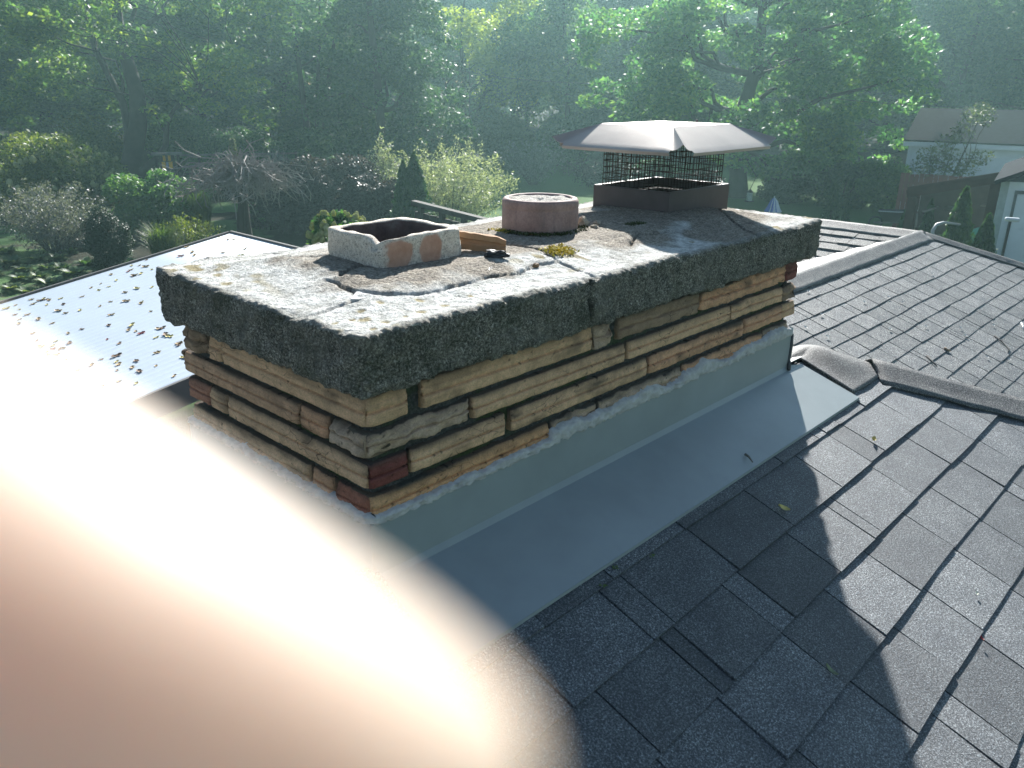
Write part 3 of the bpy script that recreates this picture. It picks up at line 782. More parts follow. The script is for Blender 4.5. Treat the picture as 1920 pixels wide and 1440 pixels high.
def caulk_line():
    v, q = [], []
    path = []
    for i in range(0, 141): path.append(((LL+.01)*(1-i/140), 'W'))
    for i in range(0, 321): path.append((LR*i/320, 'S'))
    prof = 9
    for k, (s, f) in enumerate(path):
        px_, py_ = (0, s) if f == 'W' else (s, 0)
        n1 = noise.noise(Vector((k*.11, 0, 1))); n2 = noise.noise(Vector((k*.035, 4, 2)))
        n3 = noise.noise(Vector((k*.55, 2, 8)))
        up = .013+.009*n1+.008*n2+.006*n3+(.016*(1+n2) if f == 'S' and s > .55 else 0)
        dn = -.010-.008*noise.noise(Vector((k*.17, 9, 1)))-.005*noise.noise(Vector((k*.6, 9, 4)))
        up = max(.002, up)
        for j in range(prof):
            w = j/(prof-1); z = dn+(up-dn)*w
            bul = .006*math.sin(math.pi*w)**.5+.009*noise.noise(Vector((k*.33, j*.8, 5)))+.004*noise.noise(Vector((k*.9, j*1.6, 9)))+.003
            bul = max(bul, -.002) if 0 < j < prof-1 else -.012
            v.append((-.007-bul, py_, z) if f == 'W' else (px_, -.009-bul, z))
        if k == 140:
            pass
    for k in range(len(path)-1):
        for j in range(prof-1): q.append((k*prof+j, k*prof+j+1, (k+1)*prof+j+1, (k+1)*prof+j))
    mb = MB(); mb.add(v, q); cpar(mb.build('caulk_bead', M['caulk'], None, smooth=True))
caulk_line()

# flue liners -------------------------------------------------------------
def square_flue():
    cx, cy, hw, hh = .402, .392, .128, .122
    z0, z1 = .40, .502
    n_side = 18; rc = .032
    def ring(hx, hy, r, nn):
        pts = []
        for cxs, cys, a0 in ((1, 1, 0), (-1, 1, 90), (-1, -1, 180), (1, -1, 270)):
            for k in range(nn): 
                a = R(a0+90*k/(nn-1)); pts.append((cxs*(hx-r)+r*math.cos(a), cys*(hy-r)+r*math.sin(a)))
        out = []
        m = len(pts)
        for i in range(m):
            p, q_ = pts[i], pts[(i+1) % m]; L = math.hypot(q_[0]-p[0], q_[1]-p[1])
            st = max(1, int(L/.012))
            for k in range(st): out.append((p[0]+(q_[0]-p[0])*k/st, p[1]+(q_[1]-p[1])*k/st))
        return out
    ro = ring(hw, hh, rc, 7); n = len(ro)
    ri = [(x*.80, y*.80) for x, y in ro]
    V = []; lev = []
    for t_ in np.linspace(0, 1, 10): lev.append((ro, z0+(z1-z0)*t_, 1))
    lev.append(([(x*.975, y*.975) for x, y in ro], z1+.004, 2)); lev.append(([(x*.84, y*.84) for x, y in ro], z1+.004, 2))
    for t_ in np.linspace(1, 0, 8): lev.append((ri, z0-.25+(z1-z0+.25)*t_, 3))
    rim = {}
    for li, (rg, z, kind) in enumerate(lev):
        for i, (x, y) in enumerate(rg):
            p = Vector((x, y, z)); o_ = noise.fractal(Vector((x*25, y*25, z*25)), 1, 2, 4)
            dirn = Vector((x, y, 0)).normalized()
            amp = .0045 if kind == 1 else .0015
            p += dirn*o_*amp
            if z > z1-.02: p.z += .0035*noise.noise(Vector((x*30, y*30, 1)))+ (-.016*max(0, 1-abs(y+.085)/.035) if x < -.05 and y < -.03 else 0)
            V.append((p.x+cx, p.y+cy, p.z))
    Q = []
    for l in range(len(lev)-1):
        for i in range(n): Q.append((l*n+i, l*n+(i+1) % n, (l+1)*n+(i+1) % n, (l+1)*n+i))
    m, nt, b = new_mat('parged_flue'); co = geopos(nt)
    parge = ramp(nt, noise_tex(nt, 120, 4, .75, co), [(.3, (.33, .27, .21)), (.46, (.70, .61, .50)), (.66, (.85, .78, .67))])
    parge = mixc(nt, 1, parge, ramp(nt, noise_tex(nt, 300, 2, .6, co), [(.33, (.3, .28, .26)), (.42, (1, 1, 1))]), 'MULTIPLY')
    terra = ramp(nt, noise_tex(nt, 50, 4, .6, co), [(.3, (.50, .27, .18)), (.7, (.62, .37, .26))])
    def spot(c, r):
        vm = nt.nodes.new('ShaderNodeVectorMath'); vm.operation = 'DISTANCE'
        wn = nt.nodes.new('ShaderNodeTexNoise'); wn.inputs['Scale'].default_value = 22; nt.links.new(co, wn.inputs['Vector'])
        va = nt.nodes.new('ShaderNodeVectorMath'); va.operation = 'MULTIPLY_ADD'; nt.links.new(wn.outputs['Color'], va.inputs[0]); va.inputs[1].default_value = (.035,)*3; nt.links.new(co, va.inputs[2])
        nt.links.new(va.outputs[0], vm.inputs[0]); vm.inputs[1].default_value = [k+.0175 for k in c]
        return ramp(nt, vm.outputs['Value'], [(0, (1, 1, 1)), (r, (1, 1, 1)), (min(1, r+.004), (0, 0, 0))])
    c = mixc(nt, spot((.318, .268, .462), .036), parge, terra)
    c = mixc(nt, spot((.415, .268, .468), .034), c, terra)
    # soot inside
    sp = nt.nodes.new('ShaderNodeSeparateXYZ'); nt.links.new(co, sp.inputs[0])
    ins = nt.nodes.new('ShaderNodeAttribute'); ins.attribute_name = 'inside'
    soot = ramp(nt, noise_tex(nt, 14, 4, .7, co), [(.35, (.075, .05, .045)), (.6, (.15, .105, .09)), (.75, (.22, .19, .17))])
    c = mixc(nt, ins.outputs['Fac'], c, soot)
    nt.links.new(c, b.inputs['Base Color']); b.inputs['Roughness'].default_value = .9
    bump(nt, b, noise_tex(nt, 140, 4, .7, co), .8, .006)
    kinds = np.repeat([k for _, _, k in lev], n)
    cpar(np_mesh('square_flue', V, Q, mats=[m], smooth=True, attrs={'inside': (kinds == 3).astype(float)}))
    bb = MB(); bb.box((cx-.12, cy-.12, .18), (cx+.12, cy+.12, .2)); cpar(bb.build('flue_throat', M['black'], None))
square_flue()
def round_flue():
    cx, cy, r = .96, .40, .1135
    m, nt, b = new_mat('round_clay_pipe'); co = objco(nt)
    c = ramp(nt, noise_tex(nt, 14, 5, .65, co), [(.3, (.24, .15, .13)), (.7, (.40, .27, .235))])
    ms = nt.nodes.new('ShaderNodeMapping'); ms.inputs['Scale'].default_value = (1, 1, .12); nt.links.new(co, ms.inputs[0])
    c = mixc(nt, ramp(nt, noise_tex(nt, 40, 3, .6, ms.outputs[0]), [(.5, (0, 0, 0)), (.72, (.6, .6, .6))]), c, (.17, .125, .115))
    c = mixc(nt, 1, c, ramp(nt, noise_tex(nt, 180, 3, .6, co), [(.3, (.82, .82, .82)), (.7, (1.1, 1.1, 1.1))]), 'MULTIPLY')
    nt.links.new(c, b.inputs['Base Color']); b.inputs['Roughness'].default_value = .75
    bump(nt, b, noise_tex(nt, 60, 4, .6, co), .3, .004)
    mb = MB(); mb.lathe([(r, .40), (r, .46), (r, .500), (r-.0015, .503), (r, .506), (r, .522), (r-.005, .529), (r-.012, .531), (r-.02, .529), (r-.023, .520), (r-.023, .45)], 64, (cx, cy), cap=False)
    p = mb.build('round_flue', m, None, smooth=True); cpar(p)
    m, nt, b = new_mat('gritty_plug'); co = objco(nt)
    c = ramp(nt, noise_tex(nt, 150, 3, .75, co), [(.3, (.2, .175, .15)), (.5, (.48, .45, .40)), (.7, (.7, .67, .61))])
    nt.links.new(c, b.inputs['Base Color']); b.inputs['Roughness'].default_value = .95; bump(nt, b, noise_tex(nt, 150, 3, .75, co), 1, .008)
    v = []; rings, seg = 12, 48
    for i in range(rings+1):
        for k in range(seg):
            rr = (r-.0215)*i/rings; a = 2*math.pi*k/seg
            v.append((cx+rr*math.cos(a), cy+rr*math.sin(a), .5255+.006*noise.fractal(Vector((rr*math.cos(a)*40, rr*math.sin(a)*40, 0)), 1, 2, 3)))
    q = [(i*seg+k, i*seg+(k+1) % seg, (i+1)*seg+(k+1) % seg, (i+1)*seg+k) for i in range(rings) for k in range(seg)]
    o = np_mesh('mortar_plug', v, q, mats=[m], smooth=True)
    o.parent = p
round_flue()

def moss_patch(name, pts, mat, seed, leaf=.004, hgt=.006):
    """cushion of tiny moss tufts; pts = (x, y, spread, n)"""
    rng = np.random.default_rng(seed); V, Q = [], []
    for cx, cy, sx, sy, n in pts:
        xy = np.clip(rng.normal(0, 1, (n, 2)), -1.7, 1.7)*np.array([sx, sy])+np.array([cx, cy])
        for x, y in xy:
            z = crown_z(x, y)+.003; a = rng.random()*6.28; s = leaf*rng.uniform(.5, 1.4); h = hgt*rng.uniform(.2, 1.2)
            dx, dy = math.cos(a)*s, math.sin(a)*s
            b = len(V)
            V += [(x-dx, y-dy, z-.004), (x+dy*.6, y-dx*.6, z-.002+h*.4), (x+dx, y+dy, z+h), (x-dy*.6, y+dx*.6, z-.002+h*.4)]; Q.append((b, b+1, b+2, b+3))
    o = np_mesh(name, V, Q, mats=[mat]); return o
def ringpts(cx, cy, r, a0, a1, n, s, k):
    return [(cx+r*math.cos(R(a)), cy+r*math.sin(R(a)), s, s, k) for a in np.linspace(a0, a1, n)]
cpar(moss_patch('moss', ringpts(.96, .40, .122, 175, 320, 14, .012, 60), M['moss'], 1))
for k_, a_ in enumerate([(1.23, .245, .022, .012, 300)]): cpar(moss_patch('moss', [a_], M['moss'], 20+k_, .003, .003))
for k_, a_ in enumerate([(.755, .150, .028, .018, 300), (.835, .44, .012, .022, 110)]): cpar(moss_patch('moss', [a_], M['lichen_y'], 30+k_, .0045, .004))

# ================================================================== METAL CHIMNEY CAP
def chimney_cap():
    bx0, bx1, by0, by1 = 1.500, 1.898, .300, .620
    zb, zt = .425, .508
    root = empty('chimney_cowl', ((bx0+bx1)/2, (by0+by1)/2, zb), label='brown metal chimney cap with wire mesh sides and a dented lid', cat='chimney cap')
    cp = lambda o: under(o, root)
    # skirt: four thin sides with a folded top lip
    mb = MB(); t = .004
    for (a, b_) in (((bx0, by0), (bx1, by0)), ((bx1, by0), (bx1, by1)), ((bx1, by1), (bx0, by1)), ((bx0, by1), (bx0, by0))):
        a_ = Vector((*a, 0)); c_ = Vector((*b_, 0)); d = (c_-a_).normalized(); nI = Vector((-d.y, d.x, 0))
        n = 14; v, q = [], []
        for i in range(n+1):
            p = a_.lerp(c_, i/n); bow = .003*math.sin(math.pi*i/n)+.0015*noise.noise(p*9)
            for off, z in ((0, zb-.03), (0, (zb+zt)/2), (0, zt-.004), (.003, zt), (.016, zt-.001), (.016, zt-.005), (t, zt-.007), (t, zb-.03)):
                v.append(p+nI*(off-bow)+Vector((0, 0, z)))
        for i in range(n):
            for j in range(7): q.append((i*8+j, (i+1)*8+j, (i+1)*8+j+1, i*8+j+1))
        mb.add(v, q)
    cp(mb.build('skirt', M['dark_metal'], None))
    # floor plate inside with the flue opening
    mb = MB(); zf = zt-.030; ix0, ix1, iy0, iy1 = bx0+.09, bx1-.09, by0+.075, by1-.075
    for lo, hi in (((bx0+.005, by0+.005), (bx1-.005, iy0)), ((bx0+.005, iy1), (bx1-.005, by1-.005)), ((bx0+.005, iy0), (ix0, iy1)), ((ix1, iy0), (bx1-.005, iy1))):
        mb.box((*lo, zf-.003), (*hi, zf))
    cp(mb.build('top_plate', simple('matte_dark_plate', (.02, .017, .016), .95, .4, 20, 0, .2, 80, .1), None))  # near-black matte plate colour
    # clamp band screws
    for x, y in ((bx0-.004, by0+.02), (bx1+.003, by0+.02)):
        mb = MB(); mb.tube([(x-.006, y, zb+.018), (x+.006, y, zb+.018)], .006, 8); mb.tube([(x, y, zb+.018), (x+(.012 if x > 1.7 else -.012), y, zb+.018)], .003, 6)
        cp(mb.build('screw', M['dark_metal'], None))
    # wire mesh
    ins = .022; mx0, mx1, my0, my1 = bx0+ins, bx1-ins, by0+ins, by1-ins
    z0, z1 = zt-.004, .662; rw = .0015
    rng = random.Random(4)
    mb = MB()
    sides = [((mx0, my0), (mx1, my0)), ((mx1, my0), (mx1, my1)), ((mx1, my1), (mx0, my1)), ((mx0, my1), (mx0, my0))]
    for a, b_ in sides:
        a = Vector((*a, 0)); b_ = Vector((*b_, 0)); L = (b_-a).length; nn = int(L/.0185)
        for i in range(nn+1):
            p = a.lerp(b_, i/nn); j = Vector((rng.uniform(-.002, .002), rng.uniform(-.002, .002), 0))
            mb.tube([p+Vector((0, 0, z0)), p+j+Vector((0, 0, (z0+z1)/2)), p+j*.5+Vector((0, 0, z1))], rw, 4)
        for k in range(8):
            z = z0+.004+(z1-z0)*k/7.5
            pts = [a.lerp(b_, i/6)+Vector((rng.uniform(-.001, .001), rng.uniform(-.001, .001), z+rng.uniform(-.002, .002))) for i in range(7)]
            mb.tube(pts, rw, 4)
    cp(mb.build('wire_mesh', M['wire'], None))
    # lid: plateau, four sloping panels with open, pinched corners and a rolled edge
    m_ = .106; zr, zp = .651, .716
    hx0, hx1, hy0, hy1 = bx0-m_, bx1+m_, by0-m_, by1+m_
    ip = -.012
    px0, px1, py0, py1 = bx0-ip, bx1+ip, by0-ip, by1+ip
    def grid(P00, P10, P01, P11, nu, nv, fn):
        v = [];
        for i in range(nu+1):
            for j in range(nv+1):
                u, w = i/nu, j/nv
                p = (Vector(P00)*(1-u)+Vector(P10)*u)*(1-w)+(Vector(P01)*(1-u)+Vector(P11)*u)*w
                v.append(fn(p, u, w))
        q = [(i*(nv+1)+j, (i+1)*(nv+1)+j, (i+1)*(nv+1)+j+1, i*(nv+1)+j+1) for i in range(nu) for j in range(nv)]
        return v, q
    bm = bmesh.new()
    def addg(v, q):
        vv = [bm.verts.new(p) for p in v]
        for f in q:
            try: bm.faces.new([vv[i] for i in f])
            except ValueError: pass
    dent = lambda p: .0013*noise.noise(Vector((p.x*6, p.y*6, 2)))+0.0004*noise.noise(Vector((p.x*19, p.y*19, 5)))
    addg(*grid((px0, py0, zp), (px1, py0, zp), (px0, py1, zp), (px1, py1, zp), 20, 16,
               lambda p, u, w: p+Vector((0, 0, .003*math.sin(math.pi*u)*math.sin(math.pi*w)+dent(p)))))
    cut = .048
    P = [(px0, py0), (px1, py0), (px1, py1), (px0, py1)]; Hh = [(hx0, hy0), (hx1, hy0), (hx1, hy1), (hx0, hy1)]
    for k in range(4):
        a, b_ = P[k], P[(k+1) % 4]; c, d = Hh[k], Hh[(k+1) % 4]
        e = Vector((d[0]-c[0], d[1]-c[1], 0)).normalized()
        c2 = Vector((*c, zr))+e*cut; d2 = Vector((*d, zr))-e*cut
        bow = lambda p, u, w: p+Vector((0, 0, dent(p)*(1 if w > .05 else 1)+.0012*math.sin(math.pi*u)*math.sin(math.pi*w)))
        addg(*grid((*a, zp), (*b_, zp), c2, d2, 20, 8, bow))
        # rolled lower edge
        out = Vector((e.y, -e.x, 0))
        addg(*grid(c2, d2, c2+out*.010-Vector((0, 0, .007)), d2+out*.010-Vector((0, 0, .007)), 20, 1, lambda p, u, w: p+Vector((0, 0, dent(p)))))
        addg(*grid(c2+out*.010-Vector((0, 0, .007)), d2+out*.010-Vector((0, 0, .007)), c2+out*.006-Vector((0, 0, .016)), d2+out*.006-Vector((0, 0, .016)), 20, 1, lambda p, u, w: p+Vector((0, 0, dent(p)))))
        # pinched corner: two triangles meeting on a raised crease
        h = Vector((*c, 0)); ctr = Vector(((hx0+hx1)/2, (hy0+hy1)/2, 0)); din = (ctr-h).normalized()
        crease = h+din*(.014 if k == 0 else -.004)+Vector((0, 0, zr+.020))
        ek = e; ep = Vector((Hh[k-1][0]-c[0], Hh[k-1][1]-c[1], 0)).normalized()
        apex = Vector((*a, zp))
        for c3 in (c2, Vector((*c, zr))+ep*cut):
            def tri(p, u, w, apex=apex, c3=c3, crease=crease):
                base = c3.lerp(crease, u); q_ = apex.lerp(base, w)
                s_ = math.sin(math.pi*u)*w; return q_+Vector((0, 0, -.006*s_+dent(q_)*(1-w)))
            addg(*grid(apex, apex, c3, crease, 6, 8, tri))
    bmesh.ops.remove_doubles(bm, verts=bm.verts, dist=.0006)
    bmesh.ops.recalc_face_normals(bm, faces=bm.faces)
    me = bpy.data.meshes.new('lid'); bm.to_mesh(me); bm.free(); me.materials.append(M['hood'])
    for p in me.polygons: p.use_smooth = True
    o = bpy.data.objects.new('lid', me); COL.objects.link(o); cp(o)
    sd = o.modifiers.new('t', 'SOLIDIFY'); sd.thickness = .002; sd.offset = 0
    es = o.modifiers.new('e', 'EDGE_SPLIT'); es.split_angle = R(24)
    mb = MB(); mb.lathe([(.0, .722), (.005, .722), (.005, .728), (.003, .731), (.0, .731)], 10, (1.80, .40), cap=False); cp(mb.build('bolt', M['dark_metal'], None))
chimney_cap()

# ================================================================== LOOSE THINGS ON THE CROWN AND ROOF
def lump(name, c, size, mat, label, cat, seed, rz=0, group=None, n=3, rough=.25):
    bm = bmesh.new(); bmesh.ops.create_icosphere(bm, subdivisions=n, radius=1)
    for v in bm.verts:
        k = 1+rough*noise.fractal(v.co*1.6+Vector((seed*3.1, 0, 0)), 1, 2, 3)
        v.co = Vector((v.co.x*size[0], v.co.y*size[1], v.co.z*size[2]))*k
    me = bpy.data.meshes.new(name); bm.to_mesh(me); bm.free(); me.materials.append(mat)
    o = bpy.data.objects.new(name, me); COL.objects.link(o); o.location = c; o.rotation_euler = (0, 0, rz)
    return tag(o, label, cat, group)
# broken brick slip leaning on the square flue
def shard():
    a = Vector((.545, .325, crown_z(.6, .33)+.028)); b = Vector((.640, .235, crown_z(.64, .235)+.010))
    d = (b-a); L = d.length; d.normalize(); sd = d.cross(Vector((0, 0, 1))).normalized(); up = sd.cross(d)
    V, Q = [], []
    prof = [(-.004, -.022), (.010, -.022), (.012, -.006), (.006, -.002), (.006, .004), (.012, .008), (.010, .022), (-.004, .022)]
    n = 18
    for i in range(n+1):
        t = i/n; p = a+d*L*t; w = 1-.35*max(0, t-.82)/.18
        for o_, h in prof:
            q = p+sd*(o_*1.0)+up*h*w
            q += Vector((noise.noise(q*60), noise.noise(q*60+Vector((5, 0, 0))), noise.noise(q*60+Vector((0, 7, 0)))))*.0022
            V.append(q)
    m = len(prof)
    for i in range(n):
        for j in range(m): Q.append((i*m+j, i*m+(j+1) % m, (i+1)*m+(j+1) % m, (i+1)*m+j))
    mb = MB(); mb.add(V, Q+[tuple(range(m-1, -1, -1)), tuple(n*m+j for j in range(m))])
    o = mb.build('brick_shard', simple('orange_brick', (.42, .23, .115), .85, .2, 30, 0, .4, 120), None)
    tag(o, 'orange slip of broken brick leaning against the square flue', 'brick fragment')
shard()
lump('tar_scrap', (.552, .185, crown_z(.55, .185)+.008), (.030, .012, .011), M['black'], 'black rubbery scrap lying on the crown in front of the square flue', 'scrap', 3, R(-50), rough=.5)
lump('tar_sliver', (.492, .145, crown_z(.49, .145)-.004), (.022, .006, .004), M['black'], 'thin dark sliver on the crown beside the black scrap', 'scrap', 9, R(35), rough=.5)
lump('brown_pebble', (.60, .095, crown_z(.6, .095)+.004), (.010, .007, .006), simple('pebble', (.22, .13, .06), .8), 'small brown pebble at the front edge of the crown', 'pebble', 5)
for i, (x, y, s, lab) in enumerate(((1.085, .335, .020, 'pale mortar chip propped on edge beside the round flue'), (1.13, .315, .016, 'flat pale mortar chip near the metal cap'), (1.075, .285, .013, 'small rounded pale chip nearest the crown front'))):
    lump('mortar_chip', (x, y, crown_z(x, y)+s*.45), (s, s*.7, s*(.8 if i == 0 else .4)), M['stone'], lab, 'stone chip', 11+i, i*.8, 'mortar chips beside the round flue', rough=.5)
fm = MB(); fz = crown_z(.14, .15)-.006
fp = [gp(px, py, fz) for px, py in ((657, 560), (668, 547), (686, 545), (704, 549), (690, 557), (672, 561))]
fm.add([tuple(p) for p in fp]+[tuple(p-np.array([0, 0, .006])) for p in fp], [tuple(range(6)), tuple(range(11, 5, -1))]+[(i, (i+1) % 6, 6+(i+1) % 6, 6+i) for i in range(6)])
tag(fm.build('mortar_flake', simple('white_flake', (.55, .55, .53), .9, .35, 60, 0, .6, 150), None), 'flat white mortar flake beside the crack in front of the square flue', 'mortar flake')

def leaf_mesh(name, L, W, curl, mat, lobes=0, seed=0):
    rng = random.Random(seed)
    n = 8; V, Q = [], []
    for i in range(n+1):
        t = i/n; x = L*(t-.5); w = W*math.sin(math.pi*min(.98, max(.03, t)))**.8*(1+(.45*math.sin(t*lobes*math.pi) if lobes else 0))
        for s in (-1, -.5, 0, .5, 1):
            V.append((x, s*w/2, curl*(abs(s)**1.5*W*.5)+curl*L*.5*(t-.5)**2*2+rng.uniform(0, .06)*W))
    for i in range(n):
        for j in range(4): Q.append((i*5+j, i*5+j+1, (i+1)*5+j+1, (i+1)*5+j))
    me = bpy.data.meshes.new(name); me.from_pydata(V, [], Q); me.materials.append(mat)
    for p in me.polygons: p.use_smooth = True
    return me
def place_flat(me, name, p, n, rz, lift, label, cat, group=None, tilt=0):
    o = bpy.data.objects.new(name, me); COL.objects.link(o)
    n = Vector(n).normalized(); q = Vector((0, 0, 1)).rotation_difference(n)
    o.rotation_mode = 'QUATERNION'
    o.rotation_quaternion = q @ Matrix.Rotation(rz, 3, 'Z').to_quaternion() @ Matrix.Rotation(tilt, 3, 'X').to_quaternion()
    o.location = Vector(p)+n*lift
    return tag(o, label, cat, group)
nS = (0, -S, 1)
def on_S(px, py): 
    d = ray(px, py); n = np.array([0, -S, 1.]); t = (RZ-n@CAM)/(n@d); return CAM+t*d
lm_y = leaf_mesh('yellow_leaf', .034, .020, .5, M['leaf_yellow'], 0, 1)
place_flat(lm_y, 'fallen_leaf', on_S(1465, 960), nS, 2.0, .012, 'yellow curled leaf lying in the chimney shadow on the shingles', 'leaf')
place_flat(leaf_mesh('pale_leaf', .030, .016, .6, M['leaf_yellow'], 0, 2), 'fallen_leaf', on_S(1634, 830), nS, .3, .012, 'yellow crumpled leaf on the sunlit shingles below the hip', 'leaf')
place_flat(leaf_mesh('green_leaf', .032, .012, .8, simple('grey_green_leaf', (.30, .34, .2), .7), 0, 3), 'fallen_leaf', on_S(1552, 1265), nS, 1.5, .012, 'pale green curled leaf lowest on the near shingles', 'leaf')
place_flat(leaf_mesh('petal', .012, .010, .4, simple('white_petal', (.7, .7, .55), .7), 0, 4), 'petal', on_S(1826, 1118), nS, .5, .012, 'tiny white petal on the sunlit shingles at the right edge', 'petal')
place_flat(leaf_mesh('rust_bit', .014, .008, .6, M['leaf_red'], 0, 5), 'leaf_scrap', on_S(1835, 1203), nS, .9, .012, 'small rusty leaf scrap at a shingle corner', 'leaf scrap')
for k, (px, py, lab) in enumerate(((1152, 1072, 'small green sprig nearest the flashing edge on the shaded shingles'), (1222, 1050, 'green sprig in a shingle joint below the flashing'), (1130, 1105, 'tiny green sprig lower left in a shingle joint'))):
    c = on_S(px, py); V, Q = [], []
    rr = random.Random(k)
    for i in range(7):
        a = rr.uniform(0, 6.28); L = rr.uniform(.006, .012); x, y = c[0]+rr.uniform(-.005, .005), c[1]+rr.uniform(-.004, .004); z = c[2]+.008
        dx, dy = math.cos(a)*L, math.sin(a)*L; b = len(V)
        V += [(x, y, z), (x+dx*.5-dy*.3, y+dy*.5+dx*.3, z+.004), (x+dx, y+dy, z+.003), (x+dx*.5+dy*.3, y+dy*.5-dx*.3, z+.004)]; Q.append((b, b+1, b+2, b+3))
    tag(np_mesh('weed_sprig', V, Q, mats=[M['leaf_green']]), lab, 'weed')
# chip on the flange
def on_flange(px, py):
    n = np.array([0, -S*.95, 1.]); d = ray(px, py); t = (RZ+.016-n@CAM)/(n@d); return CAM+t*d
def twig(name, pts, r, mat, label, cat, group=None):
    mb = MB(); mb.tube(pts, [r*(1-.5*i/(len(pts)-1)) for i in range(len(pts))], 6); o = mb.build(name, mat, None, smooth=True)
    return tag(o, label, cat, group)
a, b = on_flange(1397, 854), on_flange(1411, 869)
twig('bark_chip', [a+np.array([0, 0, .004]), (a+b)/2+np.array([.001, .001, .008]), b+np.array([0, 0, .004])], .0042, M['grey_wood'], 'pale bark chip lying on the grey flashing', 'bark chip')
def on_W(px, py, up=.015):
    n = np.array([0, -S, 1.]); c = WZ-S*WY+up; d = ray(px, py); t = (c-n@CAM)/(n@d); return CAM+t*d
for pts, lab in (([(1865, 630), (1878, 640), (1893, 655), (1890, 660)], 'forked grey twig on the far wing shingles at the right'), ([(1738, 667), (1750, 680), (1757, 687)], 'thin grey twig on the wing shingles just beyond the hip'),
                 ([(1915, 605), (1918, 612), (1920, 618)], 'short pale twig at the right edge of the wing roof')):
    twig('fallen_twig', [on_W(*p) for p in pts], .008, M['pale'] if 'pale' in lab else M['bark_grey'], lab, 'twig')
twig('fallen_leaf', [on_W(1770, 653), on_W(1776, 656), on_W(1782, 658)], .014, simple('tan_leaf', (.3, .2, .13), .8), 'curled tan leaf lying on the wing shingles', 'leaf')
pm = leaf_mesh('petal_white', .035, .028, .3, simple('pale_petal', (.6, .6, .56), .7), 0, 8)
for i, (px, py) in enumerate([(1515, 547), (1620, 567), (1665, 558), (1692, 568), (1711, 506), (1747, 514), (1736, 613), (1540, 590), (1510, 615), (1810, 630), (1862, 611), (1801, 616), (1668, 618), (1793, 507), (1600, 448), (1850, 670), (1551, 632), (1892, 675)]):
    p = on_W(px, py, .011)
    place_flat(pm, 'petal', p, nS, i*1.3, .004, 'tiny white petal scattered on the far wing shingles', 'petal', 'white petals scattered on the wing roof')

# ================================================================== PATIO ROOF
def patio():
    x1, x0, y0, y1 = 2.78, -3.2, 3.06, 5.75
    sx, c0 = .16, -.90
    root = empty('patio_roof', (0, 4.4, GROUND), label='white ribbed metal patio roof strewn with fallen leaves', cat='patio cover')
    zz = lambda x: c0+sx*x
    V, Q = [], []
    prof = []
    y = y0
    while y < y1:
        for dy, h in ((0, 0), (.052, 0), (.056, .0006), (.066, .0006), (.070, 0)): prof.append((y+dy, h))
        y += .0705
    prof = [p for p in prof if p[0] <= y1]
    n = 8
    for i in range(n+1):
        x = x0+(x1-x0)*i/n
        for yy, h in prof: V.append((x, yy, zz(x)+h))
    m = len(prof)
    for i in range(n):
        for j in range(m-1): Q.append((i*m+j, (i+1)*m+j, (i+1)*m+j+1, i*m+j+1))
    o = np_mesh('roof_panel', V, Q, mats=[M['white_metal']]); under(o, root)
    sd = o.modifiers.new('t', 'SOLIDIFY'); sd.thickness = .003; sd.offset = -1
    mb = MB()
    for ya in (y0-.012, y1+.012):
        mb.beam((x0, ya, zz(x0)-.06), (x1, ya, zz(x1)-.06), .02, .15)
    mb.beam((x1+.012, y0-.02, zz(x1)-.06), (x1+.012, y1+.02, zz(x1)-.06), .02, .15)
    mb.beam((x0-.012, y0-.02, zz(x0)-.06), (x0-.012, y1+.02, zz(x0)-.06), .02, .15)
    under(mb.build('fascia', simple('fascia_shade_tone', (.15, .14, .13), .6, .1), None), root)  # darker tone puts the fascia's shade side into its colour
    for x, yy in ((x0+.1, y0+.1), (x1-.1, y0+.1), (x0+.1, y1-.1), (x1-.1, y1-.1)):
        mb = MB(); mb.box((x-.04, yy-.04, GROUND-.1), (x+.04, yy+.04, zz(x)-.05)); under(mb.build('post', M['white_paint'], None), root)
    # leaves
    kinds = []
    for k, (mt, nm, lab) in enumerate((('leaf_tan', 'tan', 'dry tan leaf lying on the white patio roof'), ('leaf_red', 'red', 'dark red leaf lying on the white patio roof'),
                                       ('leaf_brown', 'brown', 'shrivelled brown leaf lying on the white patio roof'), ('leaf_yellow', 'yellow', 'pale yellow leaf lying on the white patio roof'))):
        for s in range(2): kinds.append((leaf_mesh('%s_leaf' % nm, .058-.012*s, .036-.008*s, .28, M[mt], 3+s, 20+k*2+s), lab, '%s leaves on the patio roof' % nm))
    rr = random.Random(12)
    nrm = (-sx, 0, 1)
    cnt = 0
    while cnt < 230:
        x = rr.uniform(.1, 2.7); yy = y0+(y1-y0)*rr.random()**.9
        if noise.noise(Vector((x*1.6, yy*1.6, 4)))+rr.random()*.9 < .25: continue
        kd = kinds[rr.choices(range(8), (6, 6, 1, .7, 2, 2, 3, 3))[0]]
        place_flat(kd[0], 'patio_leaf', (x, yy, zz(x)-.001), nrm, rr.uniform(0, 6.28), .001, kd[1], 'leaf', kd[2], rr.uniform(-.12, .12)).scale = [rr.uniform(.6, 1.15)]*3
        cnt += 1
patio()
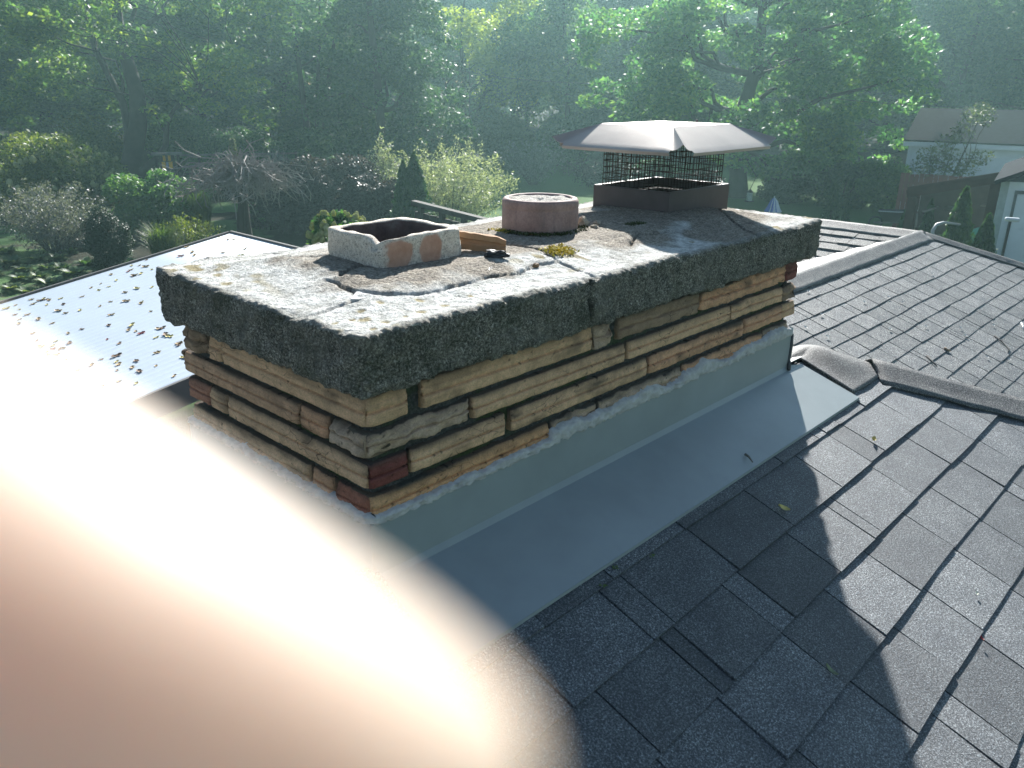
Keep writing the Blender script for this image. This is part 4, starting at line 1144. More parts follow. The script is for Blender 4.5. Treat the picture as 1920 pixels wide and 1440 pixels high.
# leaf litter piled in the gutter behind the chimney
def litter():
    rng = np.random.default_rng(4); n = 900
    x = rng.uniform(-1.0, 2.2, n); y = 3.0-np.abs(rng.normal(0, .13, n))+.06; z = RZ-S*np.minimum(y, 3.0)+.012+np.abs(rng.normal(0, .02, n))
    V = []; 
    a = rng.random(n)*6.28; t = rng.uniform(-.6, .9, n); L = rng.uniform(.02, .05, n)
    for i in range(n):
        d = np.array([math.cos(a[i])*math.cos(t[i]), math.sin(a[i])*math.cos(t[i]), math.sin(t[i])])*L[i]; s = np.array([-math.sin(a[i]), math.cos(a[i]), .2])*L[i]*.35
        p = np.array([x[i], y[i], z[i]]); V += [p-d, p+s, p+d, p-s]
    o = np_mesh('leaf_litter', V, np.arange(4*n).reshape(-1, 4), mats=[M['thin_leaf']])
    tag(o, 'dry leaf litter heaped in the gutter behind the chimney', 'leaf litter', kind='stuff')
litter()

# ================================================================== HAND (a finger strays before the lens)
def hand():
    m, nt, b = new_mat('skin')
    co = objco(nt)
    c = ramp(nt, noise_tex(nt, 300, 3, .6, co), [(.3, (.76, .56, .44)), (.7, (.83, .635, .51))])
    nt.links.new(c, b.inputs['Base Color']); b.inputs['Roughness'].default_value = .5
    b.inputs['Subsurface Weight'].default_value = .9; b.inputs['Subsurface Radius'].default_value = (1, .86, .74); b.inputs['Subsurface Scale'].default_value = .012
    # everything laid out in metres on the plane just before the lens: r to the right, u up, f forward
    W = lambda r, u, f: CAM+CR*r+CU*u+CF*f
    d = .0200
    k = d/FPX
    tip = np.array([(735-960)*k, (720-1560)*k, d]); ax = np.array([-.885, .465, .0]);
    ax = ax/np.linalg.norm(ax)
    perp = np.array([ax[1], -ax[0], 0])
    bm = bmesh.new(); L = bm.verts.layers.skin.verify()
    verts = []
    def v(p, r, r2=None, root=False):
        x = bm.verts.new(W(*p)); x[L].radius = (r, r2 or r); x[L].use_root = root; return x
    def e(a, b_): bm.edges.new((a, b_)); return b_
    P = lambda t, off=0., f=0.: tip+ax*t+np.array([0, 0, f])+perp*off
    # index finger from the tip back to its knuckle
    palm = v(P(.118, -.012, .010), .020, .014, True)
    k1 = v(P(.086, .000, .004), .0098, .0095); e(palm, k1)
    prev = k1
    for t, r, f in ((.072, .0088, .002), (.050, .0078, .000), (.044, .0080, 0), (.036, .0074, 0), (.022, .0066, 0), (.016, .0068, 0), (.008, .0063, 0), (.0, .0054, 0), (-.0035, .0036, 0)):
        prev = e(prev, v(P(t, 0, f), r, r*.92))
    # the other fingers, curled forward away from the lens
    for j, (off, ln) in enumerate(((-.021, 1.0), (-.041, .94), (-.059, .78))):
        kk = v(P(.088+.006*j, off, .008+.004*j), .0094-.0006*j); e(palm, kk)
        p1 = e(kk, v(P(.060+.008*j, off-.002, .022), .0080-.0006*j))
        p2 = e(p1, v(P(.052+.008*j, off-.003, .044), .0072-.0006*j))
        p3 = e(p2, v(P(.066+.008*j, off-.003, .058), .0066-.0006*j))
        e(p3, v(P(.080+.006*j, off-.003, .056), .0050))
    th = e(palm, v(P(.108, .010, .020), .0125)); th = e(th, v(P(.090, .028, .030), .0098)); th = e(th, v(P(.070, .036, .034), .0088)); e(th, v(P(.054, .038, .036), .0068))
    wr = e(palm, v(P(.165, -.022, .014), .021, .0155)); fa = e(wr, v(P(.215, -.040, .018), .026, .022)); e(fa, v(P(.30, -.085, .026), .034, .031))
    me = bpy.data.meshes.new('person'); bm.to_mesh(me); bm.free(); me.materials.append(m)
    o = bpy.data.objects.new('person', me); COL.objects.link(o)
    s = o.modifiers.new('skin', 'SKIN'); s.use_smooth_shade = True
    ss = o.modifiers.new('sub', 'SUBSURF'); ss.levels = 2; ss.render_levels = 3
    tag(o, "photographer's bare hand with one fingertip blurred across the lens", 'person')
    # nail on the far side of the fingertip
    V, Q = [], []
    for i in range(7):
        for j in range(7):
            t = .001+.0095*i/6; w = (j/6-.5)*2; rr = .0058
            p = P(t, w*.0046*(1-.25*(1-i/6)**2), rr*math.cos(w*.75)+.0004); V.append(W(*p))
    for i in range(6):
        for j in range(6): Q.append((i*7+j, i*7+j+1, (i+1)*7+j+1, (i+1)*7+j))
    mb = MB(); mb.add(V, Q); n_ = mb.build('fingernail', simple('nail', (.62, .42, .36), .3, .05), None, smooth=True); n_.parent = o
hand()

# ================================================================== PLANTS
def leaves_np(pts, size, rng, up=.5, asp=.55, droop=0.):
    """one four-cornered, slightly folded leaf at every point"""
    n = len(pts); pts = np.asarray(pts)
    nrm = rng.normal(0, 1, (n, 3)); nrm[:, 2] = np.abs(nrm[:, 2])*1.0+up; nrm /= np.linalg.norm(nrm, axis=1, keepdims=True)
    d = rng.normal(0, 1, (n, 3)); d[:, 2] -= droop; d -= nrm*(d*nrm).sum(1, keepdims=True); d /= np.linalg.norm(d, axis=1, keepdims=True)+1e-9
    s = np.cross(nrm, d); L = size*rng.uniform(.6, 1.35, n)[:, None]
    a = pts-d*L*.5; b = pts+s*L*asp*.5+nrm*L*.08-d*L*.05; c = pts+d*L*.5; e = pts-s*L*asp*.5+nrm*L*.08-d*L*.05
    return np.stack([a, b, c, e], 1).reshape(-1, 3)
def blobs_to_points(cs, rs, per, rng, flat=.6, inner=.45):
    out = []
    for c, r in zip(cs, rs):
        n = max(6, int(per*r*r)); d = rng.normal(0, 1, (n, 3)); d /= np.linalg.norm(d, axis=1, keepdims=True)
        rad = r*(inner+(1-inner)*rng.random(n)**.6)
        # twiggy spikes
        d *= (1+.35*fbm(d*2.3+c*.7, 2))[:, None]
        out.append(np.asarray(c)+d*rad[:, None]*np.array([1, 1, flat]))
    return np.concatenate(out)
def ell_blobs(c, rx, ry, rz_, n, rr, rng, inner=.35, low=-1.0):
    cs, rs = [], []
    while len(cs) < n:
        d = rng.normal(0, 1, 3); d /= np.linalg.norm(d)
        if d[2] < low: continue
        k = inner+(1-inner)*rng.random()**.5
        k *= 1+.22*(vnoise(np.array([d*2.0+np.asarray(c)*.37]))[0]-.5)*2
        cs.append(np.asarray(c)+d*k*np.array([rx, ry, rz_])); rs.append(rng.uniform(*rr))
    return cs, rs
def tree(name, label, base, height, trunk_r, cs, rs, per, size, mat, seed, flat=.6, group=None, cat='tree', fork=None, bark=None, limbs=16, up=.5, droop=0., asp=.55):
    rng = np.random.default_rng(seed)
    root = empty(name, base, label=label, cat=cat, group=group)
    base = np.asarray(base, float)
    mb = MB(); bark = bark or M['bark']
    cen = np.mean(cs, axis=0); topp = np.array([base[0]*.35+cen[0]*.65, base[1]*.35+cen[1]*.65, base[2]+height*.82])
    def path(a, b, n, wob):
        a, b = np.asarray(a), np.asarray(b); out = []
        for i in range(n+1):
            t = i/n; p = a+(b-a)*t
            w = wob*math.sin(math.pi*t)
            p = p+np.array([noise.noise(Vector((t*2.2, seed, k*7.))) for k in range(3)])*w; out.append(p)
        return out
    if fork is None: fork = [(topp, 1.0)]
    trunks = []
    for tp, k in fork:
        pts = path(base-np.array([0, 0, .3]), tp, 9, height*.06)
        rad = [trunk_r*k*(1-.85*i/9)*(1.35 if i == 0 else 1) for i in range(10)]
        mb.tube(pts, rad, 10); trunks.append((pts, rad))
    order = np.argsort(-np.asarray(rs))[:limbs*2]
    for bi in rng.permutation(order)[:limbs]:
        c = np.asarray(cs[bi]); pts, rad = trunks[rng.integers(len(trunks))]
        best = min(range(2, 9), key=lambda i: abs(pts[i][2]-(c[2]-.35*np.hypot(*(c-pts[i])[:2]))))
        p = path(pts[best], c, 6, np.linalg.norm(c-pts[best])*.22)
        p = [q+np.array([0, 0, .08*np.linalg.norm(c-pts[best])*math.sin(math.pi*i/6)]) for i, q in enumerate(p)]
        r0 = rad[best]*.5
        mb.tube(p, [max(.012, r0*(1-.88*i/6)) for i in range(7)], 6)
    o = mb.build('trunk', bark, None, smooth=True); under(o, root)
    pts = blobs_to_points(cs, rs, per, rng, flat)
    pts = pts[pts[:, 2] > GROUND+.2]
    v = leaves_np(pts, size, rng, up, asp, droop)
    o = np_mesh('crown', v, np.arange(len(v)).reshape(-1, 4), mats=[mat]); under(o, root)
    return root
def gz_at(x, y): return GROUND
def base_at(px, d):
    p = at(px, 300, d); return np.array([p[0], p[1], GROUND])
mpp = lambda d: d/FPX
def crown_spec(px, py, d, wpx, hpx, n, rr, seed, depth=None, inner=.35):
    """blobs of an uneven crown centred where the photo shows it"""
    rng = np.random.default_rng(seed); k = mpp(d)
    c = at(px, py, d); return ell_blobs(c, wpx*k, (depth or wpx*k), hpx*k, n, rr, rng, inner)

# big oak at the left
cs, rs = crown_spec(200, 0, 40, 330, 170, 90, (.8, 1.6), 101)
c2, r2 = [], []
rg = np.random.default_rng(5)
for px, py, k in ((330, 150, .9), (380, 135, .9), (420, 120, 1), (450, 165, .9), (475, 215, .7), (360, 185, .6), (300, 225, .5), (440, 110, 1), (480, 160, .8), (500, 235, .5), (280, 205, .45), (395, 200, .7), (410, 150, .9), (340, 115, .9), (60, 150, 1), (20, 190, .9), (110, 170, 1), (140, 130, 1.), (40, 230, .7)):
    c2.append(at(px, py, 38+rg.uniform(-2, 2))); r2.append(k)
tree('oak_tree', 'big oak with thick dark trunk and a long arching branch at the left', base_at(240, 40), 15, .52, cs+c2, rs+r2, 230, .27, M['oak'], 1, .55,
     fork=[(at(232, -150, 40), 1.0), (at(150, -100, 41), .5), (at(395, 140, 38.5), .42)], limbs=26)
# slim dark twin-trunk tree
cs, rs = crown_spec(590, -20, 43, 150, 120, 50, (.7, 1.4), 102)
c3 = [at(px, py, 42+k) for px, py, k in ((500, 100, 0), (520, 60, 1), (470, 40, 0), (650, 80, 1), (620, 110, 2), (560, 150, 3), (540, 190, 3))]
tree('twin_trunk_tree', 'slim tree with two dark leaning trunks right of the big oak', base_at(590, 42), 14, .24, cs+c3, rs+[.9]*7, 260, .24, M['wood_leaf'], 2, .6,
     fork=[(at(535, -30, 42), 1.0), (at(640, -20, 42.5), .95), (at(600, -80, 43), .6)], limbs=16)
# dense dark spruce-like mass left of the centre
cs, rs = [], []
rg = np.random.default_rng(8)
for i in range(120):
    t = rg.random()**.8; py = -110+t*390; w = 28+t*125
    px = 715+rg.uniform(-1, 1)*w; cs.append(at(px, py, 36+rg.uniform(-2.2, 2.2))); rs.append(rg.uniform(.6, 1.1))
for px, py in ((830, 130), (850, 180), (845, 220), (835, 80), (860, 235), (815, 40), (870, 250), (800, 10)): cs.append(at(px, py, 34.5)); rs.append(.7)
tree('dark_evergreen', 'tall dense dark evergreen left of centre with paler drooping right edge', base_at(705, 36), 14, .28, cs, rs, 430, .20, M['dark_leaf'], 3, .55, limbs=12, droop=.8)
# bright lime tree in the centre gap
cs, rs = crown_spec(930, 50, 52, 110, 130, 60, (.9, 1.8), 104)
tree('lime_tree', 'sunlit yellow green tree with bare dark limbs in the central gap', base_at(870, 52), 15, .26, cs, rs, 190, .27, M['lime'], 4, .6,
     fork=[(at(872, -40, 52), 1.0), (at(990, -60, 52.5), .6), (at(815, 40, 52), .6)], limbs=18)
# thin grey-green understorey trees
cs, rs = crown_spec(880, 200, 48, 95, 90, 40, (.5, 1.0), 105)
tree('understorey_tree', 'wispy grey green small tree below the yellow green tree', base_at(885, 48), 7, .1, cs, rs, 190, .17, M['thin_leaf'], 5, .7, limbs=22, bark=M['bark_grey'])
# dark pointed conifer
cs = [at(988+rg.uniform(-1, 1)*(4+22*t), 95+150*t, 54) for t in rg.random(40)]; rs = [.5]*40
tree('pointed_conifer', 'small dark pointed conifer standing in the shade behind the lawn', base_at(988, 54), 7, .1, cs, rs, 420, .18, M['boxwood'], 6, .6, limbs=4)
# dark tree between centre and maple
cs, rs = crown_spec(1060, 90, 47, 95, 150, 70, (.8, 1.5), 107)
tree('shade_tree', 'dark leafy tree directly left of the big maple', base_at(1065, 47), 15, .2, cs, rs, 260, .24, M['wood_leaf'], 7, .6, limbs=12)
# the big maple
cs, rs = crown_spec(1420, 95, 34, 290, 200, 150, (.7, 1.35), 108, inner=.45)
rg = np.random.default_rng(18)
for px, py in ((1120, 70), (1105, 115), (1130, 160), (1110, 190), (1160, 200), (1095, 90), (1180, 220), (1230, 215), (1660, 250), (1700, 200), (1735, 180), (1690, 270), (1650, 300), (1590, 300), (1540, 310), (1470, 320), (1500, 290), (1720, 130), (1440, 330), (1380, 300), (1330, 280), (1260, 240)):
    cs.append(at(px, py, 33+rg.uniform(-2, 2))); rs.append(rg.uniform(.5, .8))
tree('maple_tree', 'huge bright green maple filling the upper right behind the metal cap', base_at(1390, 34), 14, .40, cs, rs, 360, .22, M['maple'], 8, .5, limbs=30, droop=.5)
# dark wood at the far right
for i, (px, py, d, w, h, lab) in enumerate(((1790, 40, 46, 130, 200, 'dark blue green tree behind the white house, nearest the maple'), (1930, 60, 43, 120, 190, 'dark tree at the right edge behind the white house'))):
    cs, rs = crown_spec(px, py, d, w, h, 80, (.8, 1.5), 120+i)
    tree('woodland_tree', lab, base_at(px, d), 15, .25, cs, rs, 260, .25, M['dark_leaf'] if i else M['wood_leaf'], 20+i, .6, limbs=12)

# rows of wood behind: a few different crowns, copied with their trunks
proto = []; PH = []
for i in range(4):
    rg = np.random.default_rng(200+i)
    h = rg.uniform(13, 17); PH.append(h*1.06); cs, rs = ell_blobs((0, 0, h*.53), 3.9, 3.9, h*.52, 95, (.9, 1.8), rg, .3)
    root = empty('woodland_tree', (0, 0, 0)); mb = MB()
    mb.tube([(0, 0, -.4), (.1, .1, h*.3), (-.1, .2, h*.6), (0, .1, h*.9)], [.28, .22, .14, .04], 8)
    for c in cs[:12]: mb.tube([(0, .1, c[2]*.6), (c[0]*.5, c[1]*.5, c[2]*.86), tuple(c)], [.1, .06, .02], 5)
    o = mb.build('trunk', M['bark'], None, smooth=True); o.parent = root
    pts = blobs_to_points(cs, rs, 130, rg, .6); pts = pts[pts[:, 2] > .3]
    v = leaves_np(pts, .34, rg); o = np_mesh('crown', v, np.arange(len(v)).reshape(-1, 4), mats=[M[('wood_leaf', 'oak', 'dark_leaf', 'wood_leaf')[i]]]); o.parent = root
    proto.append(root)
def copy_tree(root):
    r = root.copy(); COL.objects.link(r)
    for ch in root.children:
        c = ch.copy(); COL.objects.link(c); c.parent = r
    return r
spots = [(-120, 56, 2), (-10, 62, 0), (95, 54, 1), (190, 66, 3), (300, 60, 0), (390, 54, 3), (455, 68, 1), (540, 58, 2), (640, 60, 0), (745, 66, 3), (800, 74, 2), (905, 80, 0), (1110, 72, 3), (985, 84, 1), (930, 110, 3), (1170, 60, 2),
         (1260, 58, 0), (1350, 66, 1), (1450, 60, 3), (1550, 64, 2), (1650, 58, 0), (1720, 66, 1), (1800, 60, 2), (1880, 56, 3), (1970, 64, 0), (2060, 54, 1), (850, 100, 3), (700, 98, 1), (1200, 92, 2), (1400, 96, 1), (500, 96, 0), (300, 96, 2), (100, 96, 3), (1600, 96, 0), (1800, 98, 2), (1130, 118, 2)]
used = set()
rg = np.random.default_rng(31)
for px, d, k in spots:
    r_ = proto[k] if k not in used else copy_tree(proto[k]); used.add(k)
    b = base_at(px, d); r_.location = b; r_.rotation_euler = (0, 0, rg.uniform(0, 6.28)); s = rg.uniform(.95, 1.3)*(1.3 if d > 90 else 1); r_.scale = (s, s, (4.44+d*.128+rg.uniform(.0, 2.0))/PH[k])
    tag(r_, 'tall tree in the shaded wood behind the gardens', 'tree', 'trees of the wood behind the gardens')

# ---------------------------------------------------------------- shrubs
def shrub(name, label, px, py_top, py_base, d, wpx, mat, seed, per=700, size=.1, nb=40, rr=(.18, .4), group=None, flat=.75, stem=True, up=.5, asp=.55, droop=0, dm=None, cat='shrub', base=None):
    k = mpp(d); top = at(px, py_top, d)[2]
    b = np.array([*at(px, (py_top+py_base)/2, d)[:2], GROUND]) if base is None else np.asarray(base, float)
    low = max(GROUND, at(px, py_base, d)[2])
    hw = wpx*k/2; hz = (top-low)/2; c = np.array([b[0], b[1], low+hz*.9])
    rng = np.random.default_rng(seed)
    cs, rs = ell_blobs(c, hw*.85, (dm or hw)*.85, hz*.95, nb, (rr[0]*max(hw, .4), rr[1]*max(hw, .4)), rng, .45)
    root = empty(name, b, label=label, cat=cat, group=group)
    if stem:
        mb = MB()
        for q in cs[:9]:
            m_ = (b*.55+np.asarray(q)*.45); m_[2] = b[2]+(q[2]-b[2])*.5
            mb.tube([b-np.array([0, 0, .1]), m_, q], [.035, .022, .008], 5)
        under(mb.build('stem', M['bark'], None, smooth=True), root)
    pts = blobs_to_points(cs, rs, per/(hw*hw+.05)/1.2, rng, flat); pts = pts[pts[:, 2] > GROUND+.02]
    v = leaves_np(pts, size, rng, up, asp, droop)
    o = np_mesh('foliage', v, np.arange(len(v)).reshape(-1, 4), mats=[mat]); under(o, root)
    return root, cs, rs, c, hw, hz
def spray_shrub(name, label, px, py_top, py_base, d, wpx, mat, seed, stems=120, per=60, size=.1, asp=.35, lean=1.0, cat='shrub', group=None):
    k = mpp(d); b = np.array([*at(px, (py_top+py_base)/2, d)[:2], GROUND]); top = at(px, py_top, d)[2]; h = top-GROUND; hw = wpx*k/2
    rng = np.random.default_rng(seed); root = empty(name, b, label=label, cat=cat, group=group)
    mb = MB(); P_ = []
    for i in range(stems):
        a = rng.random()*6.28; r = hw*rng.random()**.55*lean; hh = h*(1-.42*(r/hw)**2)*rng.uniform(.68, 1.03)
        d_ = np.array([math.cos(a), math.sin(a), 0]); p0 = b+d_*r*.12; p3 = b+d_*r+np.array([0, 0, hh]); p1 = p0+np.array([0, 0, hh*.45])+d_*r*.25
        cur = lambda t: p0*(1-t)**2+2*p1*t*(1-t)+p3*t*t
        if i < 26: mb.tube([cur(t) for t in (0, .3, .6, .95)], [.022, .016, .010, .004], 5, cap=False)
        t = .22+.80*rng.random(per)**.8; w = (.05+.13*hw*(1-t)).clip(.04, .3)[:, None]
        P_.append(np.array([cur(v_) for v_ in t])+rng.normal(0, 1, (per, 3))*w*np.array([1, 1, .7]))
    under(mb.build('stem', M['bark_grey'], None, smooth=True), root)
    P_ = np.concatenate(P_); P_ = P_[P_[:, 2] > GROUND+.03]
    v = leaves_np(P_, size, rng, .1, asp, -.8)
    under(np_mesh('foliage', v, np.arange(len(v)).reshape(-1, 4), mats=[mat]), root)
def bloom_mesh(seed, r):
    rg = np.random.default_rng(seed); d = rg.normal(0, 1, (150, 3)); d /= np.linalg.norm(d, axis=1, keepdims=True)
    p = d*np.array([r*.8, r*.8, r])*rg.uniform(.75, 1.05, 150)[:, None]; p[:, :2] *= (1-.35*np.clip(p[:, 2:]/r, 0, 1))
    n = d; t = np.cross(n, rg.normal(0, 1, (150, 3))); t /= np.linalg.norm(t, axis=1, keepdims=True); s = np.cross(n, t); L = r*.26
    v = np.stack([p-t*L, p+s*L+n*L*.3, p+t*L, p-s*L+n*L*.3], 1).reshape(-1, 3)
    return v
def add_blooms(root, c, hw, dm, hz, n, r, seed, name='bloom', toward=True):
    rg = np.random.default_rng(seed); v = bloom_mesh(seed, r); first = None; cnt = 0
    vd = -CF[:2]/np.linalg.norm(CF[:2])
    while cnt < n:
        d = rg.normal(0, 1, 3); d /= np.linalg.norm(d)
        if d[2] < -.15 or (toward and d[:2] @ vd < -.25): continue
        p = np.asarray(c)+d*np.array([hw, dm, hz])*rg.uniform(.92, 1.1)
        if first is None:
            first = np_mesh(name, v, np.arange(len(v)).reshape(-1, 4), mats=[M['bloom']]); o = first
        else:
            o = first.copy(); COL.objects.link(o)
        o.parent = root; o.location = Vector(p)-root.location; s = rg.uniform(.75, 1.2); o.scale = (s, s, s*1.15); o.rotation_euler = (d[1]*.6, d[0]*.6, rg.uniform(0, 6)); cnt += 1
# left garden
r_, cs, rs, c, hw, hz = shrub('hydrangea_shrub', 'broad yellow green hydrangea mound at the left edge below the oak', 95, 262, 400, 29, 290, M['yellow_shrub'], 301, 7000, .15, 60)
add_blooms(r_, c, hw*1.0, hw*1.0, hz*1.0, 95, .10, 61)
spray_shrub('smoke_shrub', 'mauve grey feathery shrub in front of the hydrangea mound', 90, 328, 500, 22, 230, M['mauve'], 302, 150, 75, .085)
shrub('boxwood_ball', 'round dark clipped boxwood at the lower left', 202, 390, 500, 19.5, 80, M['boxwood'], 303, 9000, .04, 50, (.3, .45), flat=.95)
shrub('green_shrub', 'glossy bright green shrub in the middle of the left bed', 290, 326, 440, 25, 170, M['green_shrub'], 304, 5200, .13, 45)
spray_shrub('rose_shrub', 'straggly olive shrub with tan seed heads below the glossy shrub', 350, 398, 470, 22, 150, M['yellow_shrub'], 305, 90, 45, .075)
shrub('purple_shrub', 'big dark purple leaved shrub beside the bare weeping tree', 600, 305, 470, 26, 260, M['purple'], 306, 14000, .10, 70, up=.3)
shrub('purple_shrub', 'dark purple shrub behind the cream hydrangea', 690, 320, 430, 24, 130, M['purple'], 307, 7000, .10, 50, up=.3)
spray_shrub('variegated_willow', 'large pale dappled willow shrub behind the round flue', 845, 255, 400, 25, 270, M['variegated'], 308, 190, 75, .10)
spray_shrub('variegated_willow', 'smaller upright dappled shrub left of the arborvitae pair', 722, 242, 380, 27, 80, M['variegated'], 309, 45, 60, .11, lean=.8)
spray_shrub('mauve_shrub', 'mauve pink shrub along the far edge of the lawn', 1000, 250, 330, 38, 150, M['mauve'], 310, 70, 60, .13)
spray_shrub('russet_shrub', 'russet tangle of shrubs beyond the lawn behind the metal cap', 1130, 282, 330, 37, 170, M['purple'], 311, 70, 60, .13)
for i, (px, pt, pb, d, w, lab, mt) in enumerate(((1480, 320, 400, 33, 110, 'dark hedge shrub below the maple, nearest its trunk', 'boxwood'), (1580, 300, 400, 32, 130, 'dark hedge shrub below the maple crown', 'dark_leaf'), (1655, 292, 395, 31, 110, 'rounded green shrub beside the brown fence', 'green_shrub'),
                                                 (1310, 320, 380, 37, 90, 'dark shrub seen through the wire mesh of the metal cap', 'boxwood'), (1225, 300, 350, 38, 90, 'dark green shrub left of the maple trunk', 'dark_leaf'))):
    shrub('hedge_shrub', lab, px, pt, pb, d, w, M[mt], 320+i, 3600, .13, 40)
for i, (px, pt, pb, d, w, lab, mt) in enumerate(((30, 230, 330, 40, 160, 'pale green thicket behind the hydrangea mound', 'thin_leaf'), (160, 215, 320, 42, 150, 'olive thicket left of the oak trunk', 'yellow_shrub'), (330, 215, 330, 42, 170, 'shaded thicket right of the oak trunk', 'wood_leaf'),
                                                 (440, 230, 340, 40, 140, 'shaded thicket behind the bare weeping tree', 'dark_leaf'), (560, 250, 330, 40, 140, 'dark thicket below the twin trunk tree', 'dark_leaf'), (790, 215, 300, 42, 130, 'grey green thicket right of the dark evergreen', 'thin_leaf'),
                                                 (940, 225, 320, 46, 150, 'grey brown thicket below the yellow green tree', 'thin_leaf'), (1080, 210, 310, 44, 120, 'dark thicket left of the maple', 'dark_leaf'))):
    shrub('thicket_shrub', lab, px, pt, pb, d, w, M[mt], 340+i, 3800, .17, 40)
# hydrangea with cream heads close behind the crown
r_, cs, rs, c, hw, hz = shrub('cream_hydrangea', 'hydrangea with cream flower heads just beyond the patio roof', 640, 392, 500, 11.5, 125, M['green_shrub'], 361, 3600, .075, 40)
add_blooms(r_, c, hw*.98, hw*.9, hz*1.0, 62, .052, 62)
# arborvitae
def arborvitae(label, px, py_top, d, wpx, seed, group=None, mat='arbor', py_base=None):
    k = mpp(d); b = base_at(px, d); p = at(px, (py_top+400)/2, d); b[:2] = p[:2]; top = at(px, py_top, d)[2]
    rng = np.random.default_rng(seed); h = top-GROUND; hw = wpx*k/2
    n = int(5200*min(2, max(.6, wpx/60)))
    t = rng.random(n)**.75; a = rng.random(n)*6.28; rad = hw*(1-t)**.72*(.72+.3*rng.random(n))*(1+.22*np.sin(a*5+t*23)+.15*np.sin(a*9-t*41))
    pts = np.stack([b[0]+rad*np.cos(a), b[1]+rad*np.sin(a), GROUND+.05+h*(1-(1-t)*.985)], 1)
    root = empty('arborvitae', b, label=label, cat='evergreen', group=group)
    mb = MB(); mb.tube([b-np.array([0, 0, .1]), b+np.array([0, 0, h*.9])], [.05, .01], 6); under(mb.build('trunk', M['bark'], None), root)
    v = leaves_np(pts, .10*min(1.3, max(.7, h/2.4)), rng, -.3, .4, -2.2)
    o = np_mesh('foliage', v, np.arange(len(v)).reshape(-1, 4), mats=[M[mat]]); under(o, root)
arborvitae('taller dark arborvitae of the close pair beside the dappled willow', 777, 292, 22.5, 84, 401)
arborvitae('shorter dark arborvitae of the close pair, on the left', 757, 304, 22.2, 64, 402)
arborvitae('tallest arborvitae beyond the wing roof, in front of the green tarp', 1808, 356, 16.5, 84, 403)
arborvitae('bushy arborvitae beyond the wing roof, right of the tallest one', 1856, 408, 15.5, 82, 404)
arborvitae('small arborvitae beside the brown shed post', 1745, 376, 20.5, 40, 405)
arborvitae('small arborvitae on the lawn left of the brown shed', 1698, 396, 22, 34, 406)
arborvitae('slender arborvitae right of the crown near the closed umbrella', 1563, 338, 24, 44, 407)
arborvitae('short bushy arborvitae just right of the slender one', 1588, 384, 23.5, 28, 408)
# ornamental grasses
def grass(label, px, py_top, d, wpx, n, seed, mat='grassy'):
    b = base_at(px, d); p = at(px, 420, d); b[:2] = p[:2]; top = at(px, py_top, d)[2]; h = max(.35, top-GROUND); hw = wpx*mpp(d)/2
    rng = np.random.default_rng(seed); V = []
    for i in range(n):
        a = rng.random()*6.28; r0 = rng.random()*hw*.35; r1 = hw*rng.uniform(.4, 1.1); hh = h*rng.uniform(.6, 1.05)
        d_ = np.array([math.cos(a), math.sin(a), 0]); s = np.array([-math.sin(a), math.cos(a), 0])*rng.uniform(.008, .016)
        p0 = b+d_*r0; p1 = b+d_*(r0+(r1-r0)*.45)+np.array([0, 0, hh*.8]); p2 = b+d_*r1+np.array([0, 0, hh*rng.uniform(.7, 1.0)])
        V += [p0-s, p0+s, p1+s*.8, p1-s*.8, p1-s*.8, p1+s*.8, p2+s*.15, p2-s*.15]
    o = np_mesh('ornamental_grass', V, np.arange(len(V)).reshape(-1, 4), mats=[M[mat]])
    tag(o, label, 'ornamental grass')
grass('bright arching grass clump right of the glossy green shrub', 375, 345, 25, 90, 700, 501)
grass('fine grass clump with tan plumes in front of the boxwood', 300, 415, 19.5, 90, 800, 502)
grass('tall russet grass behind the bare weeping tree', 530, 268, 30, 70, 500, 503, 'mauve')
# hostas
def hosta_mesh(seed):
    rng = np.random.default_rng(seed); V, Q = [], []
    for i in range(80):
        a = rng.random()*6.28; L = rng.uniform(.18, .30); W_ = L*.42; el = rng.uniform(.25, 1.2); d = np.array([math.cos(a), math.sin(a), 0]); s = np.array([-math.sin(a), math.cos(a), 0])
        st = np.array([0, 0, .05])+d*.06; n = 5; b0 = len(V)
        for k in range(n+1):
            t = k/n; p = st+d*L*t*math.cos(el*.6)+np.array([0, 0, 1])*(L*math.sin(el)*t*1.3-.55*L*t*t); w = W_*.5*math.sin(math.pi*min(.97, max(.05, t**.8)))
            V += [p-s*w+np.array([0, 0, .02*w/W_]), p, p+s*w+np.array([0, 0, .02*w/W_])]
        for k in range(n):
            for j in range(2): q = b0+k*3+j; Q.append((q, q+1, q+4, q+3))
    return V, Q
hm = []
for k in range(3):
    V, Q = hosta_mesh(600+k); hm.append((V, Q))
hob = [None]*3
rg = np.random.default_rng(77)
hpos = [(20, 500), (70, 492), (120, 510), (165, 502), (40, 530), (95, 540), (150, 535), (200, 520), (235, 505), (10, 480), (255, 530), (190, 545), (55, 555), (280, 500), (300, 515), (130, 478), (225, 487), (340, 470), (400, 462), (365, 490), (420, 480), (-10, 520), (45, 512), (110, 490), (75, 525), (140, 522), (180, 528), (215, 535), (25, 548), (120, 560), (165, 556), (245, 516), (90, 508), (270, 515), (200, 498), (315, 492)]
for i, (px, py) in enumerate(hpos):
    k = i % 3
    if hob[k] is None:
        hob[k] = np_mesh('hosta', *hm[k][:1], quads=hm[k][1], mats=[M['hosta']]); o = hob[k]
    else: o = hob[k].copy(); COL.objects.link(o)
    p = gp(px, py, GROUND); o.location = p; s = rg.uniform(.85, 1.25); o.scale = (s, s, s*.95); o.rotation_euler = (0, 0, rg.uniform(0, 6.28))
    tag(o, 'leafy hosta clump in the bed beyond the patio roof', 'hosta', 'hostas in the bed beyond the patio roof')
